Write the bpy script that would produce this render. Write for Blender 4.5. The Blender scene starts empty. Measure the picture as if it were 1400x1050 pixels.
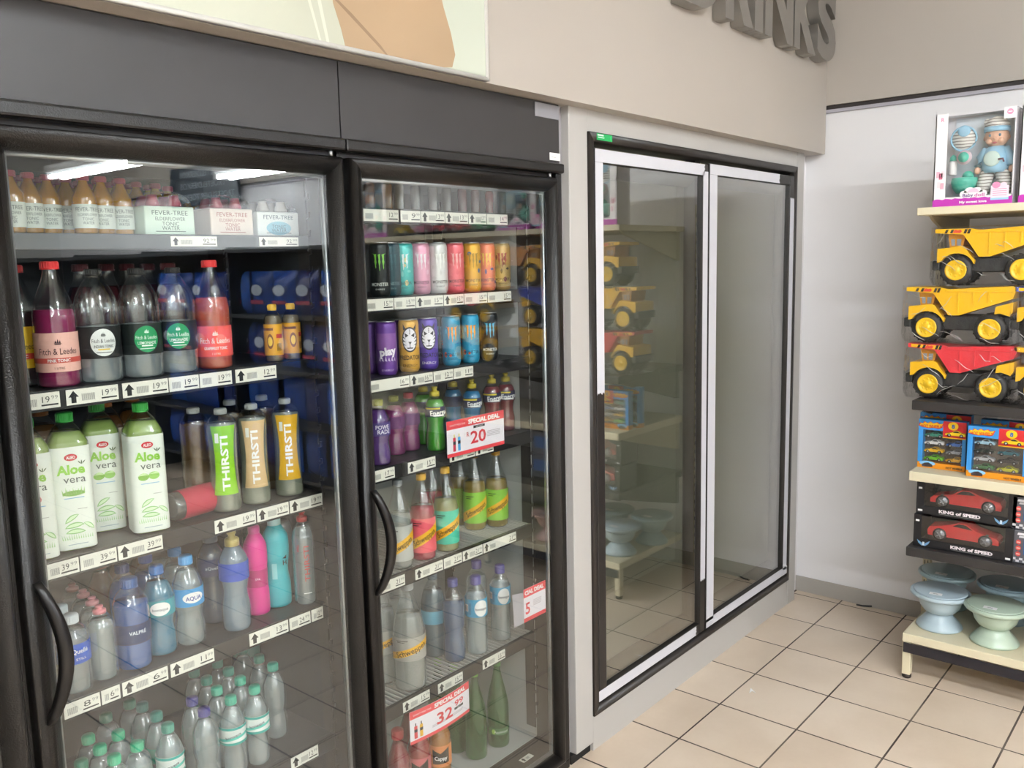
import bpy, bmesh, math, random
from mathutils import Vector, Matrix
random.seed(7)
PI = math.pi
sc = bpy.context.scene
C = sc.collection
# ------------------------------------------------------------------ camera
CAM = Vector((0.0, -1.77177, 1.82)); FPX = 1194.31
YAW, PITCH, ROLL = math.radians(49.577), math.radians(7.8765), math.radians(1.2955)
_f = Vector((math.sin(YAW)*math.cos(PITCH), math.cos(YAW)*math.cos(PITCH), -math.sin(PITCH)))
_r0 = Vector((math.cos(YAW), -math.sin(YAW), 0)); _d0 = _f.cross(_r0)
_r = math.cos(ROLL)*_r0 + math.sin(ROLL)*_d0
_d = -math.sin(ROLL)*_r0 + math.cos(ROLL)*_d0
cam = bpy.data.cameras.new('camera'); camo = bpy.data.objects.new('camera', cam); C.objects.link(camo)
cam.sensor_width = 36; cam.lens = 36*FPX/1400; cam.clip_start = 0.02
camo.matrix_world = Matrix(((_r.x, -_d.x, -_f.x, CAM.x), (_r.y, -_d.y, -_f.y, CAM.y), (_r.z, -_d.z, -_f.z, CAM.z), (0, 0, 0, 1)))
sc.camera = camo
def at(px, py, x=None, y=None, z=None):
    """a point seen at a pixel of the 1400x1050 frame, on the plane x=, y= or z="""
    d = _r*((px-700)/FPX) + _d*((py-525)/FPX) + _f
    if x is not None: t = (x-CAM.x)/d.x
    elif y is not None: t = (y-CAM.y)/d.y
    else: t = (z-CAM.z)/d.z
    return CAM + d*t
# ------------------------------------------------------------------ world, exposure
w = bpy.data.worlds.new('world'); sc.world = w; w.use_nodes = True
w.node_tree.nodes['Background'].inputs[0].default_value = (0.9, 0.93, 1.0, 1)
w.node_tree.nodes['Background'].inputs[1].default_value = 0.25
sc.view_settings.view_transform = 'Standard'; sc.view_settings.look = 'None'
sc.view_settings.gamma = 1; sc.view_settings.use_curve_mapping = False
sc.view_settings.exposure = 0.0
TUBE = 160.0                     # strength of the ceiling tubes
sc.cycles.transparent_max_bounces = 40
sc.cycles.max_bounces = 10
sc.cycles.caustics_reflective = False; sc.cycles.caustics_refractive = False
# ------------------------------------------------------------------ materials
def lin(h):
    h = h.lstrip('#'); o = []
    for i in (0, 2, 4):
        c = int(h[i:i+2], 16)/255; o.append(c/12.92 if c <= .04045 else ((c+.055)/1.055)**2.4)
    return (*o, 1)
MATS = {}
def mat(name):
    m = bpy.data.materials.new(name); m.use_nodes = True
    nt = m.node_tree; b = nt.nodes['Principled BSDF']; return m, nt, b
def paint(hexc, rough=.5, metal=0, noise=0, scale=20, bump=0, bscale=200, spec=.5, emit=0, key=None):
    """painted / plastic / paper surface with a faint procedural mottling"""
    k = (hexc, rough, metal, noise, scale, bump, bscale, spec, emit)
    if k in MATS: return MATS[k]
    m, nt, b = mat('paint_'+hexc.strip('#')); N = nt.nodes; L = nt.links
    c = lin(hexc); b.inputs['Base Color'].default_value = c; b.inputs['Roughness'].default_value = rough
    b.inputs['Metallic'].default_value = metal; b.inputs['Specular IOR Level'].default_value = spec
    tc = N.new('ShaderNodeTexCoord')
    if noise:
        n = N.new('ShaderNodeTexNoise'); n.inputs['Scale'].default_value = scale; n.inputs['Detail'].default_value = 6
        L.new(tc.outputs['Object'], n.inputs['Vector'])
        mp = N.new('ShaderNodeMapRange'); mp.inputs[3].default_value = 1-noise; mp.inputs[4].default_value = 1+noise*.5
        L.new(n.outputs['Fac'], mp.inputs[0])
        mx = N.new('ShaderNodeVectorMath'); mx.operation = 'SCALE'; mx.inputs[0].default_value = c[:3]
        L.new(mp.outputs[0], mx.inputs['Scale']); L.new(mx.outputs[0], b.inputs['Base Color'])
    if bump:
        n = N.new('ShaderNodeTexNoise'); n.inputs['Scale'].default_value = bscale; n.inputs['Detail'].default_value = 4
        L.new(tc.outputs['Object'], n.inputs['Vector'])
        bp = N.new('ShaderNodeBump'); bp.inputs['Strength'].default_value = bump; bp.inputs['Distance'].default_value = .002
        L.new(n.outputs['Fac'], bp.inputs['Height']); L.new(bp.outputs[0], b.inputs['Normal'])
    if emit:
        b.inputs['Emission Color'].default_value = c; b.inputs['Emission Strength'].default_value = emit
    MATS[k] = m; return m
def clear(name, tint, f0=.06, rough=0.0, body=None, bfac=0., power=4.5, bump=0, bscale=60):
    """thin clear plastic or glass: tinted see-through, mirror growing with the angle, some milky body"""
    k = ('clear', name)
    if k in MATS: return MATS[k]
    m = bpy.data.materials.new(name); m.use_nodes = True; nt = m.node_tree; N = nt.nodes; L = nt.links
    N.remove(N['Principled BSDF']); out = N['Material Output']
    lw = N.new('ShaderNodeLayerWeight'); lw.inputs['Blend'].default_value = .5
    pw = N.new('ShaderNodeMath'); pw.operation = 'POWER'; pw.inputs[1].default_value = power; L.new(lw.outputs['Facing'], pw.inputs[0])
    ma = N.new('ShaderNodeMath'); ma.operation = 'MULTIPLY_ADD'; ma.inputs[1].default_value = 1-f0; ma.inputs[2].default_value = f0; ma.use_clamp = True
    L.new(pw.outputs[0], ma.inputs[0])
    tr = N.new('ShaderNodeBsdfTransparent'); tr.inputs[0].default_value = lin(tint)
    gl = N.new('ShaderNodeBsdfGlossy'); gl.inputs['Roughness'].default_value = rough; gl.inputs[0].default_value = (1, 1, 1, 1)
    base = tr.outputs[0]
    if body:
        df = N.new('ShaderNodeBsdfDiffuse'); df.inputs[0].default_value = lin(body)
        tl = N.new('ShaderNodeBsdfTranslucent'); tl.inputs[0].default_value = lin(body)
        m2 = N.new('ShaderNodeMixShader'); m2.inputs[0].default_value = .28; L.new(df.outputs[0], m2.inputs[1]); L.new(tl.outputs[0], m2.inputs[2])
        m3 = N.new('ShaderNodeMixShader'); m3.inputs[0].default_value = bfac; L.new(tr.outputs[0], m3.inputs[1]); L.new(m2.outputs[0], m3.inputs[2])
        base = m3.outputs[0]
    mx = N.new('ShaderNodeMixShader'); L.new(ma.outputs[0], mx.inputs[0]); L.new(base, mx.inputs[1]); L.new(gl.outputs[0], mx.inputs[2])
    if bump:
        tc = N.new('ShaderNodeTexCoord'); n = N.new('ShaderNodeTexNoise'); n.inputs['Scale'].default_value = bscale; n.inputs['Detail'].default_value = 3
        L.new(tc.outputs['Object'], n.inputs['Vector']); bp = N.new('ShaderNodeBump'); bp.inputs['Strength'].default_value = bump; bp.inputs['Distance'].default_value = .01
        L.new(n.outputs['Fac'], bp.inputs['Height']); L.new(bp.outputs[0], gl.inputs['Normal'])
    L.new(mx.outputs[0], out.inputs[0]); MATS[k] = m; return m
BLACK = paint('#110f0e', .30, bump=.5, bscale=300, spec=.42)          # textured black powder coat
HEADER = paint('#2e2c2c', .42, noise=.18, scale=7)
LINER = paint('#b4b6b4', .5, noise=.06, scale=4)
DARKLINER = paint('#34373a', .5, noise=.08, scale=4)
RUBBER = paint('#0c0b0b', .7)
STEEL = paint('#b9bcc0', .3, metal=.9)
WHITEP = paint('#b4b1ad', .45, noise=.03, scale=3)            # white cladding panel
FILM = paint('#cfcfd6', .3, noise=.03, scale=30, bump=.12, bscale=25)
TAGW = paint('#e9e6dc', .45, noise=.05, scale=60)
INK = paint('#1a1a1c', .6)
GREYINK = paint('#8d8c88', .6)
WHITE = paint('#f2f1f0', .4)
GLASS = clear('cooler_glass', '#fafcfb', f0=.052, power=3.4)
GLASSW = clear('tinted_door_glass', '#eceee8', f0=.11, power=2.2)
PET = clear('clear_pet_plastic', '#fafcfc', f0=.10, rough=.15, power=3.2)
WRAP = clear('crinkled_shrink_film', '#fdfdfd', f0=.03, rough=.07, power=3.6, bump=1.0, bscale=26)
CREASE = clear('crease_highlight', '#ffffff', f0=.30, rough=.28, power=2.0, body='#f4f4f4', bfac=.25)  # whitened and extra glossy, imitates the highlights along film folds
def liquid(tint, body, fac):
    fac = min(.86, fac+.2)
    return clear('liquid_'+tint+body+str(fac), tint, f0=.03, rough=.1, body=body, bfac=fac, power=4)
WATER = liquid('#f4f8f9', '#e6eef1', .10)
# ------------------------------------------------------------------ mesh helpers
def mk(name, verts, faces, smooth=False, mats=None, mi=None):
    me = bpy.data.meshes.new(name); me.from_pydata([tuple(v) for v in verts], [], faces); me.update()
    if smooth: me.shade_smooth()
    if mi: me.polygons.foreach_set('material_index', mi)
    return me
class MB:
    """collects boxes, prisms, lathes and tubes of one part into one mesh"""
    def __init__(s): s.v = []; s.f = []; s.sm = []; s.mi = []; s.mats = []
    def m(s, material):
        if material is None: return 0
        if material not in s.mats: s.mats.append(material)
        return s.mats.index(material)
    def add(s, v, f, sm=False, material=None):
        o = len(s.v); s.v += [tuple(p) for p in v]; s.f += [tuple(i+o for i in q) for q in f]
        s.sm += [sm]*len(f); s.mi += [s.m(material)]*len(f); return s
    def box(s, x0, x1, y0, y1, z0, z1, b=0, material=None):
        if b <= 0:
            v = [(x, y, z) for x in (x0, x1) for y in (y0, y1) for z in (z0, z1)]
            return s.add(v, [(0, 1, 3, 2), (4, 6, 7, 5), (0, 4, 5, 1), (2, 3, 7, 6), (0, 2, 6, 4), (1, 5, 7, 3)], material=material)
        b = min(b, (x1-x0)*.49, (y1-y0)*.49, (z1-z0)*.49)
        bm = bmesh.new(); bmesh.ops.create_cube(bm, size=1)
        for q in bm.verts: q.co = ((x0+x1)/2+q.co.x*(x1-x0), (y0+y1)/2+q.co.y*(y1-y0), (z0+z1)/2+q.co.z*(z1-z0))
        bmesh.ops.bevel(bm, geom=bm.edges[:], offset=b, segments=2, affect='EDGES', profile=.5)
        bm.verts.ensure_lookup_table(); v = [q.co.copy() for q in bm.verts]; f = [[q.index for q in p.verts] for p in bm.faces]; bm.free()
        return s.add(v, f, material=material)
    def prism(s, pts, a0, a1, axis='y', material=None, sm=False):
        """pts: 2D outline; axis y -> (x,z) outline pulled from y=a0 to a1; axis x -> (y,z); axis z -> (x,y)"""
        n = len(pts)
        def q(p, a): return (p[0], a, p[1]) if axis == 'y' else ((a, p[0], p[1]) if axis == 'x' else (p[0], p[1], a))
        v = [q(p, a0) for p in pts]+[q(p, a1) for p in pts]
        f = [tuple(range(n)), tuple(range(2*n-1, n-1, -1))]
        s.add(v, f, material=material)
        return s.add([q(p, a) for a in (a0, a1) for p in pts], [(i, n+i, n+(i+1) % n, (i+1) % n) for i in range(n)], sm, material)
    def lathe(s, prof, n=24, cx=0, cy=0, z0=0, sm=True, material=None, sq=None, axis='z'):
        """prof: (radius, z). sq: superellipse exponent for square bottles"""
        v = []; f = []
        for r, z in prof:
            for k in range(n):
                a = 2*PI*k/n; c, si = math.cos(a), math.sin(a)
                if sq:
                    t = (abs(c)**sq+abs(si)**sq)**(-1/sq); c *= t; si *= t
                p = (cx+r*c, cy+r*si, z0+z)
                if axis == 'y': p = (cx+r*c, cy+z, z0+r*si)
                v.append(p)
        for j in range(len(prof)-1):
            for k in range(n):
                a, b = j*n+k, j*n+(k+1) % n
                f.append((a, b, b+n, a+n) if axis == 'z' else (a, a+n, b+n, b))
        if prof[0][0] > 1e-5: f.append(tuple(range(n-1, -1, -1)) if axis == 'z' else tuple(range(n)))
        if prof[-1][0] > 1e-5:
            o = (len(prof)-1)*n; f.append(tuple(range(o, o+n)) if axis == 'z' else tuple(range(o+n-1, o-1, -1)))
        return s.add(v, f, sm, material)
    def tube(s, pts, r, n=8, material=None):
        v = []; f = []; P = [Vector(p) for p in pts]
        for i, p in enumerate(P):
            t = (P[min(i+1, len(P)-1)]-P[max(i-1, 0)]).normalized()
            u = t.cross(Vector((0.13, .2, 1)) if abs(t.z) < .9 else Vector((1, .1, 0))).normalized(); q = t.cross(u)
            rr = r[i] if isinstance(r, (list, tuple)) else r
            for k in range(n): v.append(p+(u*math.cos(2*PI*k/n)+q*math.sin(2*PI*k/n))*rr)
        for i in range(len(P)-1):
            for k in range(n):
                a, b = i*n+k, i*n+(k+1) % n; f.append((a, b, b+n, a+n))
        f += [tuple(range(n-1, -1, -1)), tuple(range((len(P)-1)*n, len(P)*n))]
        return s.add(v, f, True, material)
    def ball(s, c, rx, ry=None, rz=None, n=14, material=None):
        ry = ry or rx; rz = rz or rx; v = []; f = []; m = n//2+1
        for j in range(m+1):
            th = PI*j/m
            for k in range(n):
                a = 2*PI*k/n; v.append((c[0]+rx*math.sin(th)*math.cos(a), c[1]+ry*math.sin(th)*math.sin(a), c[2]-rz*math.cos(th)))
        for j in range(m):
            for k in range(n):
                a, b = j*n+k, j*n+(k+1) % n; f.append((a, b, b+n, a+n))
        return s.add(v, f, True, material)
    def mesh(s, name):
        me = bpy.data.meshes.new(name); me.from_pydata(s.v, [], s.f); me.update()
        me.polygons.foreach_set('use_smooth', s.sm)
        for m in s.mats: me.materials.append(m)
        if len(s.mats) > 1: me.polygons.foreach_set('material_index', s.mi)
        bm = bmesh.new(); bm.from_mesh(me)
        bmesh.ops.remove_doubles(bm, verts=bm.verts, dist=1e-6); bmesh.ops.recalc_face_normals(bm, faces=bm.faces); bm.to_mesh(me); bm.free()
        return me
    def build(s, name, material=None, parent=None, loc=(0, 0, 0), rz=0):
        return obj(name, s.mesh(name), material, parent, loc, rz)
def obj(name, me, material=None, parent=None, loc=(0, 0, 0), rz=0):
    if material is not None and len(me.materials) == 0: me.materials.append(material)
    o = bpy.data.objects.new(name, me); C.objects.link(o); o.location = loc; o.rotation_euler = (0, 0, rz)
    if parent is not None: o.parent = parent
    return o
def tag(o, label=None, cat=None, group=None, kind=None):
    if label: o['label'] = label
    if cat: o['category'] = cat
    if group: o['group'] = group
    if kind: o['kind'] = kind
    return o
def thing(name, label, cat, loc=(0, 0, 0), rz=0, group=None):
    o = bpy.data.objects.new(name, None); C.objects.link(o); o.location = loc; o.rotation_euler = (0, 0, rz); o.empty_display_size = .05
    return tag(o, label, cat, group)
def struct(name, mb, m, parent=None):
    o = mb.build(name, m, parent)
    if parent is None: o['kind'] = 'structure'
    return o
# ---- flat print: lettering, stripes and emblems as thin geometry on a face or round a bottle
_TX = {}
def glyphs(s, bold):
    k = (s, bold)
    if k not in _TX:
        cu = bpy.data.curves.new('t', 'FONT'); cu.body = s; cu.size = 1; cu.resolution_u = 2; cu.offset = bold; cu.fill_mode = 'FRONT'
        o = bpy.data.objects.new('t', cu); C.objects.link(o)
        me = bpy.data.meshes.new_from_object(o.evaluated_get(bpy.context.evaluated_depsgraph_get()))
        v = [(p.co.x, p.co.y) for p in me.vertices]; f = [tuple(p.vertices) for p in me.polygons]
        bpy.data.objects.remove(o); bpy.data.curves.remove(cu); bpy.data.meshes.remove(me)
        xs = [p[0] for p in v] or [0, 1]; x0, x1 = min(xs), max(xs); ys = [p[1] for p in v] or [0, 1]
        _TX[k] = ([(p[0]-x0, p[1]) for p in v], f, max(1e-3, x1-x0), min(ys), max(ys))
    return _TX[k]
class Print:
    def __init__(s): s.v = []; s.f = []; s.mi = []; s.mats = []
    def add(s, v, f, m, lift=1):
        if m not in s.mats: s.mats.append(m)
        o = len(s.v); s.v += [(p[0], p[1], lift) for p in v]; s.f += [tuple(i+o for i in q) for q in f]; s.mi += [s.mats.index(m)]*len(f); return s
    def rect(s, u0, u1, v0, v1, m, lift=1, n=None, skew=0):
        n = n or max(1, int(abs(u1-u0)/.007))
        return s.add([(u0+(u1-u0)*i/n+skew*b, (v0, v1)[b]) for i in range(n+1) for b in (0, 1)], [(2*i, 2*i+2, 2*i+3, 2*i+1) for i in range(n)], m, lift)
    def band(s, pts_lo, pts_hi, m, lift=1):
        n = len(pts_lo); return s.add(list(pts_lo)+list(pts_hi), [(i, i+1, n+i+1, n+i) for i in range(n-1)], m, lift)
    def disc(s, cu, cv, a, b, m, lift=1, n=28, rings=5):
        v = [(cu, cv)]; f = []
        for j in range(1, rings+1):
            for k in range(n): v.append((cu+a*j/rings*math.cos(2*PI*k/n), cv+b*j/rings*math.sin(2*PI*k/n)))
        for k in range(n): f.append((0, 1+k, 1+(k+1) % n))
        for j in range(rings-1):
            for k in range(n): p, q = 1+j*n+k, 1+j*n+(k+1) % n; f.append((p, p+n, q+n, q))
        return s.add(v, f, m, lift)
    def poly(s, pts, m, lift=1): return s.add(pts, [tuple(range(len(pts)))], m, lift)
    def text(s, t, cu, cv, h, m, w=None, rot=0, bold=0.0, lift=2):
        """centred on (cu, cv), capitals h high, squeezed to width w if given"""
        v, f, tw, y0, y1 = glyphs(t, bold); k = h/.7; kx = k if w is None else w/tw
        c, si = math.cos(rot), math.sin(rot); q = []
        for x, y in v:
            a = (x-tw/2)*kx; b = (y-.35)*k; q.append((cu+a*c-b*si, cv+a*si+b*c))
        return s.add(q, f, m, lift)
    def build(s, name, parent, r=None, y=0, eps=.0006, z=0, axis='y', loc=(0, 0, 0), rz=0, back=False):
        """r: wrapped round radius r, facing -y. otherwise flat in the xz plane at y, facing -y (axis x: yz plane facing -x)"""
        V = []
        if r:
            bm = bmesh.new(); bv = [bm.verts.new(q) for q in s.v]
            for q, m_ in zip(s.f, s.mi):
                try: bm.faces.new([bv[i] for i in q]).material_index = m_
                except ValueError: pass
            for _ in range(3):
                bmesh.ops.triangulate(bm, faces=bm.faces[:])
                es = [e for e in bm.edges if abs(e.verts[0].co.x-e.verts[1].co.x) > .0045]
                if not es: break
                bmesh.ops.subdivide_edges(bm, edges=es, cuts=1)
            bm.verts.index_update(); s.v = [tuple(q.co) for q in bm.verts]; s.f = [tuple(q.index for q in f_.verts) for f_ in bm.faces]; s.mi = [f_.material_index for f_ in bm.faces]; bm.free()
        for u, v, l in s.v:
            if r: a = u/r; R_ = r+eps*l; V.append((R_*math.sin(a), -R_*math.cos(a), v+z))
            elif axis == 'y': V.append((u, y-eps*l, v+z))
            elif axis == 'z': V.append((u, v, z+eps*l))
        me = bpy.data.meshes.new(name); me.from_pydata(V, [], s.f); me.update()
        for m in s.mats: me.materials.append(m)
        me.polygons.foreach_set('material_index', s.mi)
        return obj(name, me, None, parent, loc, rz)
def copy_tree(o, parent=None):
    c = o.copy(); C.objects.link(c); c.parent = parent
    for ch in o.children: copy_tree(ch, c)
    return c
# ------------------------------------------------------------------ the room
XE = 4.517                       # end wall
YB = -9.0; XL = -3.2; ZC = 3.45
def wall_mat(hexc, n=.05): return paint(hexc, .6, noise=n, scale=2.2, bump=.05, bscale=90)
GREYWALL = wall_mat('#e6e4e5'); BEIGE = wall_mat('#b0a89f'); CREAM = wall_mat('#d3d2cf')
def floor_material():
    m, nt, b = mat('floor_tile'); N = nt.nodes; L = nt.links
    oi = N.new('ShaderNodeObjectInfo'); geo = N.new('ShaderNodeNewGeometry')
    n1 = N.new('ShaderNodeTexNoise'); n1.inputs['Scale'].default_value = 2.6; n1.inputs['Detail'].default_value = 5
    n2 = N.new('ShaderNodeTexNoise'); n2.inputs['Scale'].default_value = 55; n2.inputs['Detail'].default_value = 3
    L.new(geo.outputs['Position'], n1.inputs['Vector']); L.new(geo.outputs['Position'], n2.inputs['Vector'])
    cr = N.new('ShaderNodeValToRGB'); cr.color_ramp.elements[0].position = .3; cr.color_ramp.elements[0].color = lin('#d0bda8')
    cr.color_ramp.elements[1].position = .75; cr.color_ramp.elements[1].color = lin('#e0cfbc')
    ad = N.new('ShaderNodeMath'); ad.operation = 'MULTIPLY_ADD'; ad.inputs[1].default_value = .25; L.new(oi.outputs['Random'], ad.inputs[0]); L.new(n1.outputs['Fac'], ad.inputs[2])
    a2 = N.new('ShaderNodeMath'); a2.operation = 'MULTIPLY_ADD'; a2.inputs[1].default_value = .12; L.new(n2.outputs['Fac'], a2.inputs[0]); L.new(ad.outputs[0], a2.inputs[2])
    s = N.new('ShaderNodeMath'); s.operation = 'SUBTRACT'; s.inputs[1].default_value = .16; L.new(a2.outputs[0], s.inputs[0])
    L.new(s.outputs[0], cr.inputs[0]); L.new(cr.outputs[0], b.inputs['Base Color']); b.inputs['Roughness'].default_value = .32
    return m
def grout_material():
    m, nt, b = mat('grout'); N = nt.nodes; L = nt.links
    geo = N.new('ShaderNodeNewGeometry'); n1 = N.new('ShaderNodeTexNoise'); n1.inputs['Scale'].default_value = 3.2; n1.inputs['Detail'].default_value = 6
    L.new(geo.outputs['Position'], n1.inputs['Vector'])
    cr = N.new('ShaderNodeValToRGB'); cr.color_ramp.elements[0].position = .42; cr.color_ramp.elements[0].color = lin('#3a2c27')
    cr.color_ramp.elements[1].position = .72; cr.color_ramp.elements[1].color = lin('#7d7266')
    L.new(n1.outputs['Fac'], cr.inputs[0]); L.new(cr.outputs[0], b.inputs['Base Color']); b.inputs['Roughness'].default_value = .8
    return m
TILE = floor_material(); GROUT = grout_material()
floor = struct('floor', MB().box(XL-.1, XE+.1, YB-.1, .75, -.12, -.0010), GROUT)
GX, GY = .3356, .3240; gx0, gy0 = 3.451, -.530
tcache = {}
far = MB()
def tile_mesh(w_, d_):
    k = (round(w_, 3), round(d_, 3))
    if k not in tcache: tcache[k] = MB().box(-w_/2, w_/2, -d_/2, d_/2, -.008, 0, b=.0005).mesh('floor_tile')
    return tcache[k]
for i in range(-20, 4):
    xa, xb = gx0+i*GX+.0042, gx0+(i+1)*GX-.0042
    if xa > XE: continue
    xb = min(xb, XE-.001)
    for j in range(-27, 3):
        ya, yb = gy0+j*GY+.0036, gy0+(j+1)*GY-.0036
        yb = min(yb, .04)
        if yb-ya < .02 or xb-xa < .02: continue
        if i >= -11 and j >= -14:
            obj('floor_tile', tile_mesh(xb-xa, yb-ya), TILE, floor, ((xa+xb)/2, (ya+yb)/2, 0))
        elif ya > YB and xa > XL:
            far.add([(xa, ya, 0), (xb, ya, 0), (xb, yb, 0), (xa, yb, 0)], [(0, 1, 2, 3)])
tag(far.build('floor_tile', TILE, floor), kind='stuff')
struct('ceiling', MB().box(XL-.1, XE+.1, YB-.1, .75, ZC, ZC+.1), paint('#ececea', .7, noise=.04, scale=3))
struct('wall_end', MB().box(XE, XE+.1, YB, .75, 0, ZC), GREYWALL)
struct('wall_fridge', MB().box(4.39, XE, .05, .11, 0, ZC).box(XL, XE, .70, .75, 0, ZC), GREYWALL)
struct('wall_far', MB().box(XL, XE, YB-.1, YB, 0, ZC), CREAM)
struct('wall_side', MB().box(XL-.1, XL, YB, .75, 0, ZC), CREAM)
struct('baseboard_end', MB().box(XE-.008, XE, YB, .05, 0, .084, b=.002), paint('#a7a29b', .55, noise=.12, scale=6))
YBK = -.058                      # face of the bulkhead above the coolers
struct('trim_1', MB().box(XL, XE-.022, YBK, .69, 2.330, ZC), BEIGE)
struct('trim_2', MB().box(XE-.022, XE, YB, .05, 2.568, ZC), BEIGE)
struct('gap_shade_strip', MB().box(XE-.010, XE, YB, .05, 2.548, 2.5675), paint('#2c2624', .6))  # dark strip standing in for the shaded gap under the end-wall bulkhead
struct('trim_4', MB().box(XE-.016, XE, YB, .05, 2.532, 2.5475), paint('#a9a6ae', .5))
# ------------------------------------------------------------------ ceiling tube lights
TUBEM = paint('#f4faff', .5, emit=TUBE)
def make_light(label, x, y, L_=1.5, z=None):
    t = thing('ceiling_light', label, 'ceiling light', (x, y, ZC-.12 if z is None else z), group='twin tube ceiling lights')
    if z is not None:
        for e in (-1, 1): MB().tube([(0, e*L_*.35, .12), (0, e*L_*.35, ZC-z)], .004, 6).build('suspension_rod', STEEL, t)
    MB().box(-.09, .09, -L_/2, L_/2, .06, .12, b=.006).prism([(-.09, .061), (.09, .061), (.02, .035), (-.02, .035)], -L_/2, L_/2).build('housing', paint('#e6e6e4', .4), t)
    for s in (-1, 1):
        tb = MB().tube([(s*.055, -L_/2+.04, .02), (s*.055, L_/2-.04, .02)], .019, 10).build('fluorescent_tube', TUBEM, t)
    for e in (-1, 1): MB().box(-.085, .085, e*(L_/2-.02)-.015, e*(L_/2-.02)+.015, -.002, .06, b=.004).build('end_cap', paint('#dcdcda', .4), t)
    return t
for x, rn in ((1.25, 'toy-side'), (-1.4, 'far')):
    for y, yn in ((-2.75, 'first'), (-4.65, 'second'), (-6.55, 'third'), (-8.2, 'last')):
        if x < 0 and yn == 'last': continue
        make_light('twin tube ceiling light, %s one out from the coolers in the %s row' % (yn, rn), x, y)
make_light('low-hung twin tube light in front of the pet food shelves', 3.60, -6.0, 1.6, z=2.68)
make_light('low-hung twin tube light right above the pet food shelves', 4.22, -4.55, .9, z=2.575)
# ------------------------------------------------------------------ black glass-door coolers
def ring_frame(parent, names, x0, x1, z0, z1, prof, material, y=0):
    """four mitred members; prof = (inset, y)"""
    n = len(prof)
    def rect(d): return [(x0+d, z0+d), (x1-d, z0+d), (x1-d, z1-d), (x0+d, z1-d)]
    out = []
    for k in range(4):
        v = []
        for d, yy in prof:
            r = rect(d); a, b = r[k], r[(k+1) % 4]; v += [(a[0], y+yy, a[1]), (b[0], y+yy, b[1])]
        f = [(2*i, 2*i+1, 2*i+3, 2*i+2) for i in range(n-1)]
        f += [(2*n-2, 2*n-1, 1, 0)]
        f += [tuple(range(0, 2*n, 2)), tuple(range(2*n-1, 0, -2))]
        mb = MB(); mb.add(v, f[:n-1], True); mb.add(v, f[n-1:], False)
        out.append(mb.build(names[k], material, parent))
    return out
ZD0, ZD1 = .048, 2.092           # door
def cooler(x0, x1, label, liner, dm=.010):
    """one black upright cooler: case, liner, header, ledge and a hinged glass door"""
    t = thing('glass_door_cooler', label, 'drinks cooler', (x0, 0, 0), group='black drinks coolers in a row')
    W = x1-x0
    MB().box(0, W, .03, .69, .02, .045).box(0, .006, .02, .69, .02, 2.325).box(W-.006, W, .02, .69, .02, 2.325).box(0, W, .66, .69, .02, 2.325).box(0, W, .02, .69, 2.15, 2.325).build('case', BLACK, t)
    MB().box(.006, .013, .14, .655, .09, 2.12).box(W-.013, W-.006, .14, .655, .09, 2.12).box(.013, W-.013, .64, .655, .09, 2.12).box(.013, W-.013, .14, .64, 2.08, 2.12).box(.013, W-.013, .14, .64, .075, .09).build('liner', liner, t)
    MB().box(.006, .015, .03, .139, .09, 2.11).box(W-.015, W-.006, .03, .139, .09, 2.11).box(.015, W-.015, .03, .139, 2.075, 2.11).box(.015, W-.015, .035, .139, .05, .088).build('door_jamb', DARKJAMB, t)
    MB().box(0.0015, W-.0015, .008, .02, 2.139, 2.327).build('header_panel', HEADER, t)
    MB().box(0, W, -.014, .02, 2.107, 2.138, b=.006).build('header_ledge', BLACK, t)
    MB().box(0, W, .0, .05, .008, .042, b=.003).build('kick_plate', BLACK, t)
    if dm > .02: MB().box(W-dm+.006, W, .0, .03, .042, 2.107, b=.003).build('case_stile', BLACK, t)
    d = bpy.data.objects.new('door', None); C.objects.link(d); d.parent = t
    prof = [(0, .03), (0, -.004), (.004, -.013), (.014, -.019), (.026, -.017), (.038, -.008), (.045, .001), (.047, .014)]
    ring_frame(d, ['bottom_rail', 'stile', 'top_rail', 'stile'], .010, W-dm, ZD0, ZD1, prof, BLACK)
    MB().box(.052, W-dm-.042, .0035, .0095, ZD0+.042, ZD1-.042).build('glass_pane', GLASS, d)
    ring_frame(d, ['spacer_bar']*4, .055, W-dm-.045, ZD0+.046, ZD1-.046, [(0, .012), (.007, .012), (.007, .026), (0, .026)], STEEL)
    MB().lathe([(0, 0), (.005, 0), (.005, .012), (0, .012)], 10, W-dm-.035, -.006, ZD1).build('hinge_pin', STEEL, d)
    # bowed pull handle on the left stile
    hz = 1.085; pts = []; 
    mb = MB(); n_ = 16; v = []; f = []
    for i in range(n_+1):
        u = i/n_; z = hz-.145+.29*u; bow = math.sin(PI*u)
        hx = .030+.030*bow; y = -.018-.036*bow**.6; wd = .011+.004*bow
        for a, b in ((-wd, .010), (-wd*.6, -.006), (wd*.6, -.006), (wd, .010)): v.append((hx+a, y+b, z))
    for i in range(n_):
        for k in range(4): f.append((i*4+k, i*4+(k+1) % 4, i*4+4+(k+1) % 4, i*4+4+k))
    f += [(3, 2, 1, 0), (n_*4, n_*4+1, n_*4+2, n_*4+3)]
    mb.add(v, f, True).build('handle', paint('#100e0e', .28, bump=.1, bscale=200, spec=.4), d)
    return t
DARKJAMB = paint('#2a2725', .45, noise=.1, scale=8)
U1, U2 = (.603, 1.4485), (1.4495, 2.356)
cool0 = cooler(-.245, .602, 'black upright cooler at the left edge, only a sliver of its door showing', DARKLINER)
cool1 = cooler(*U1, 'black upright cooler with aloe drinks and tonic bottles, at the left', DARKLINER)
cool2 = cooler(*U2, 'black upright cooler with energy drink cans, next to the white panel', LINER, dm=.036)
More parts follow.
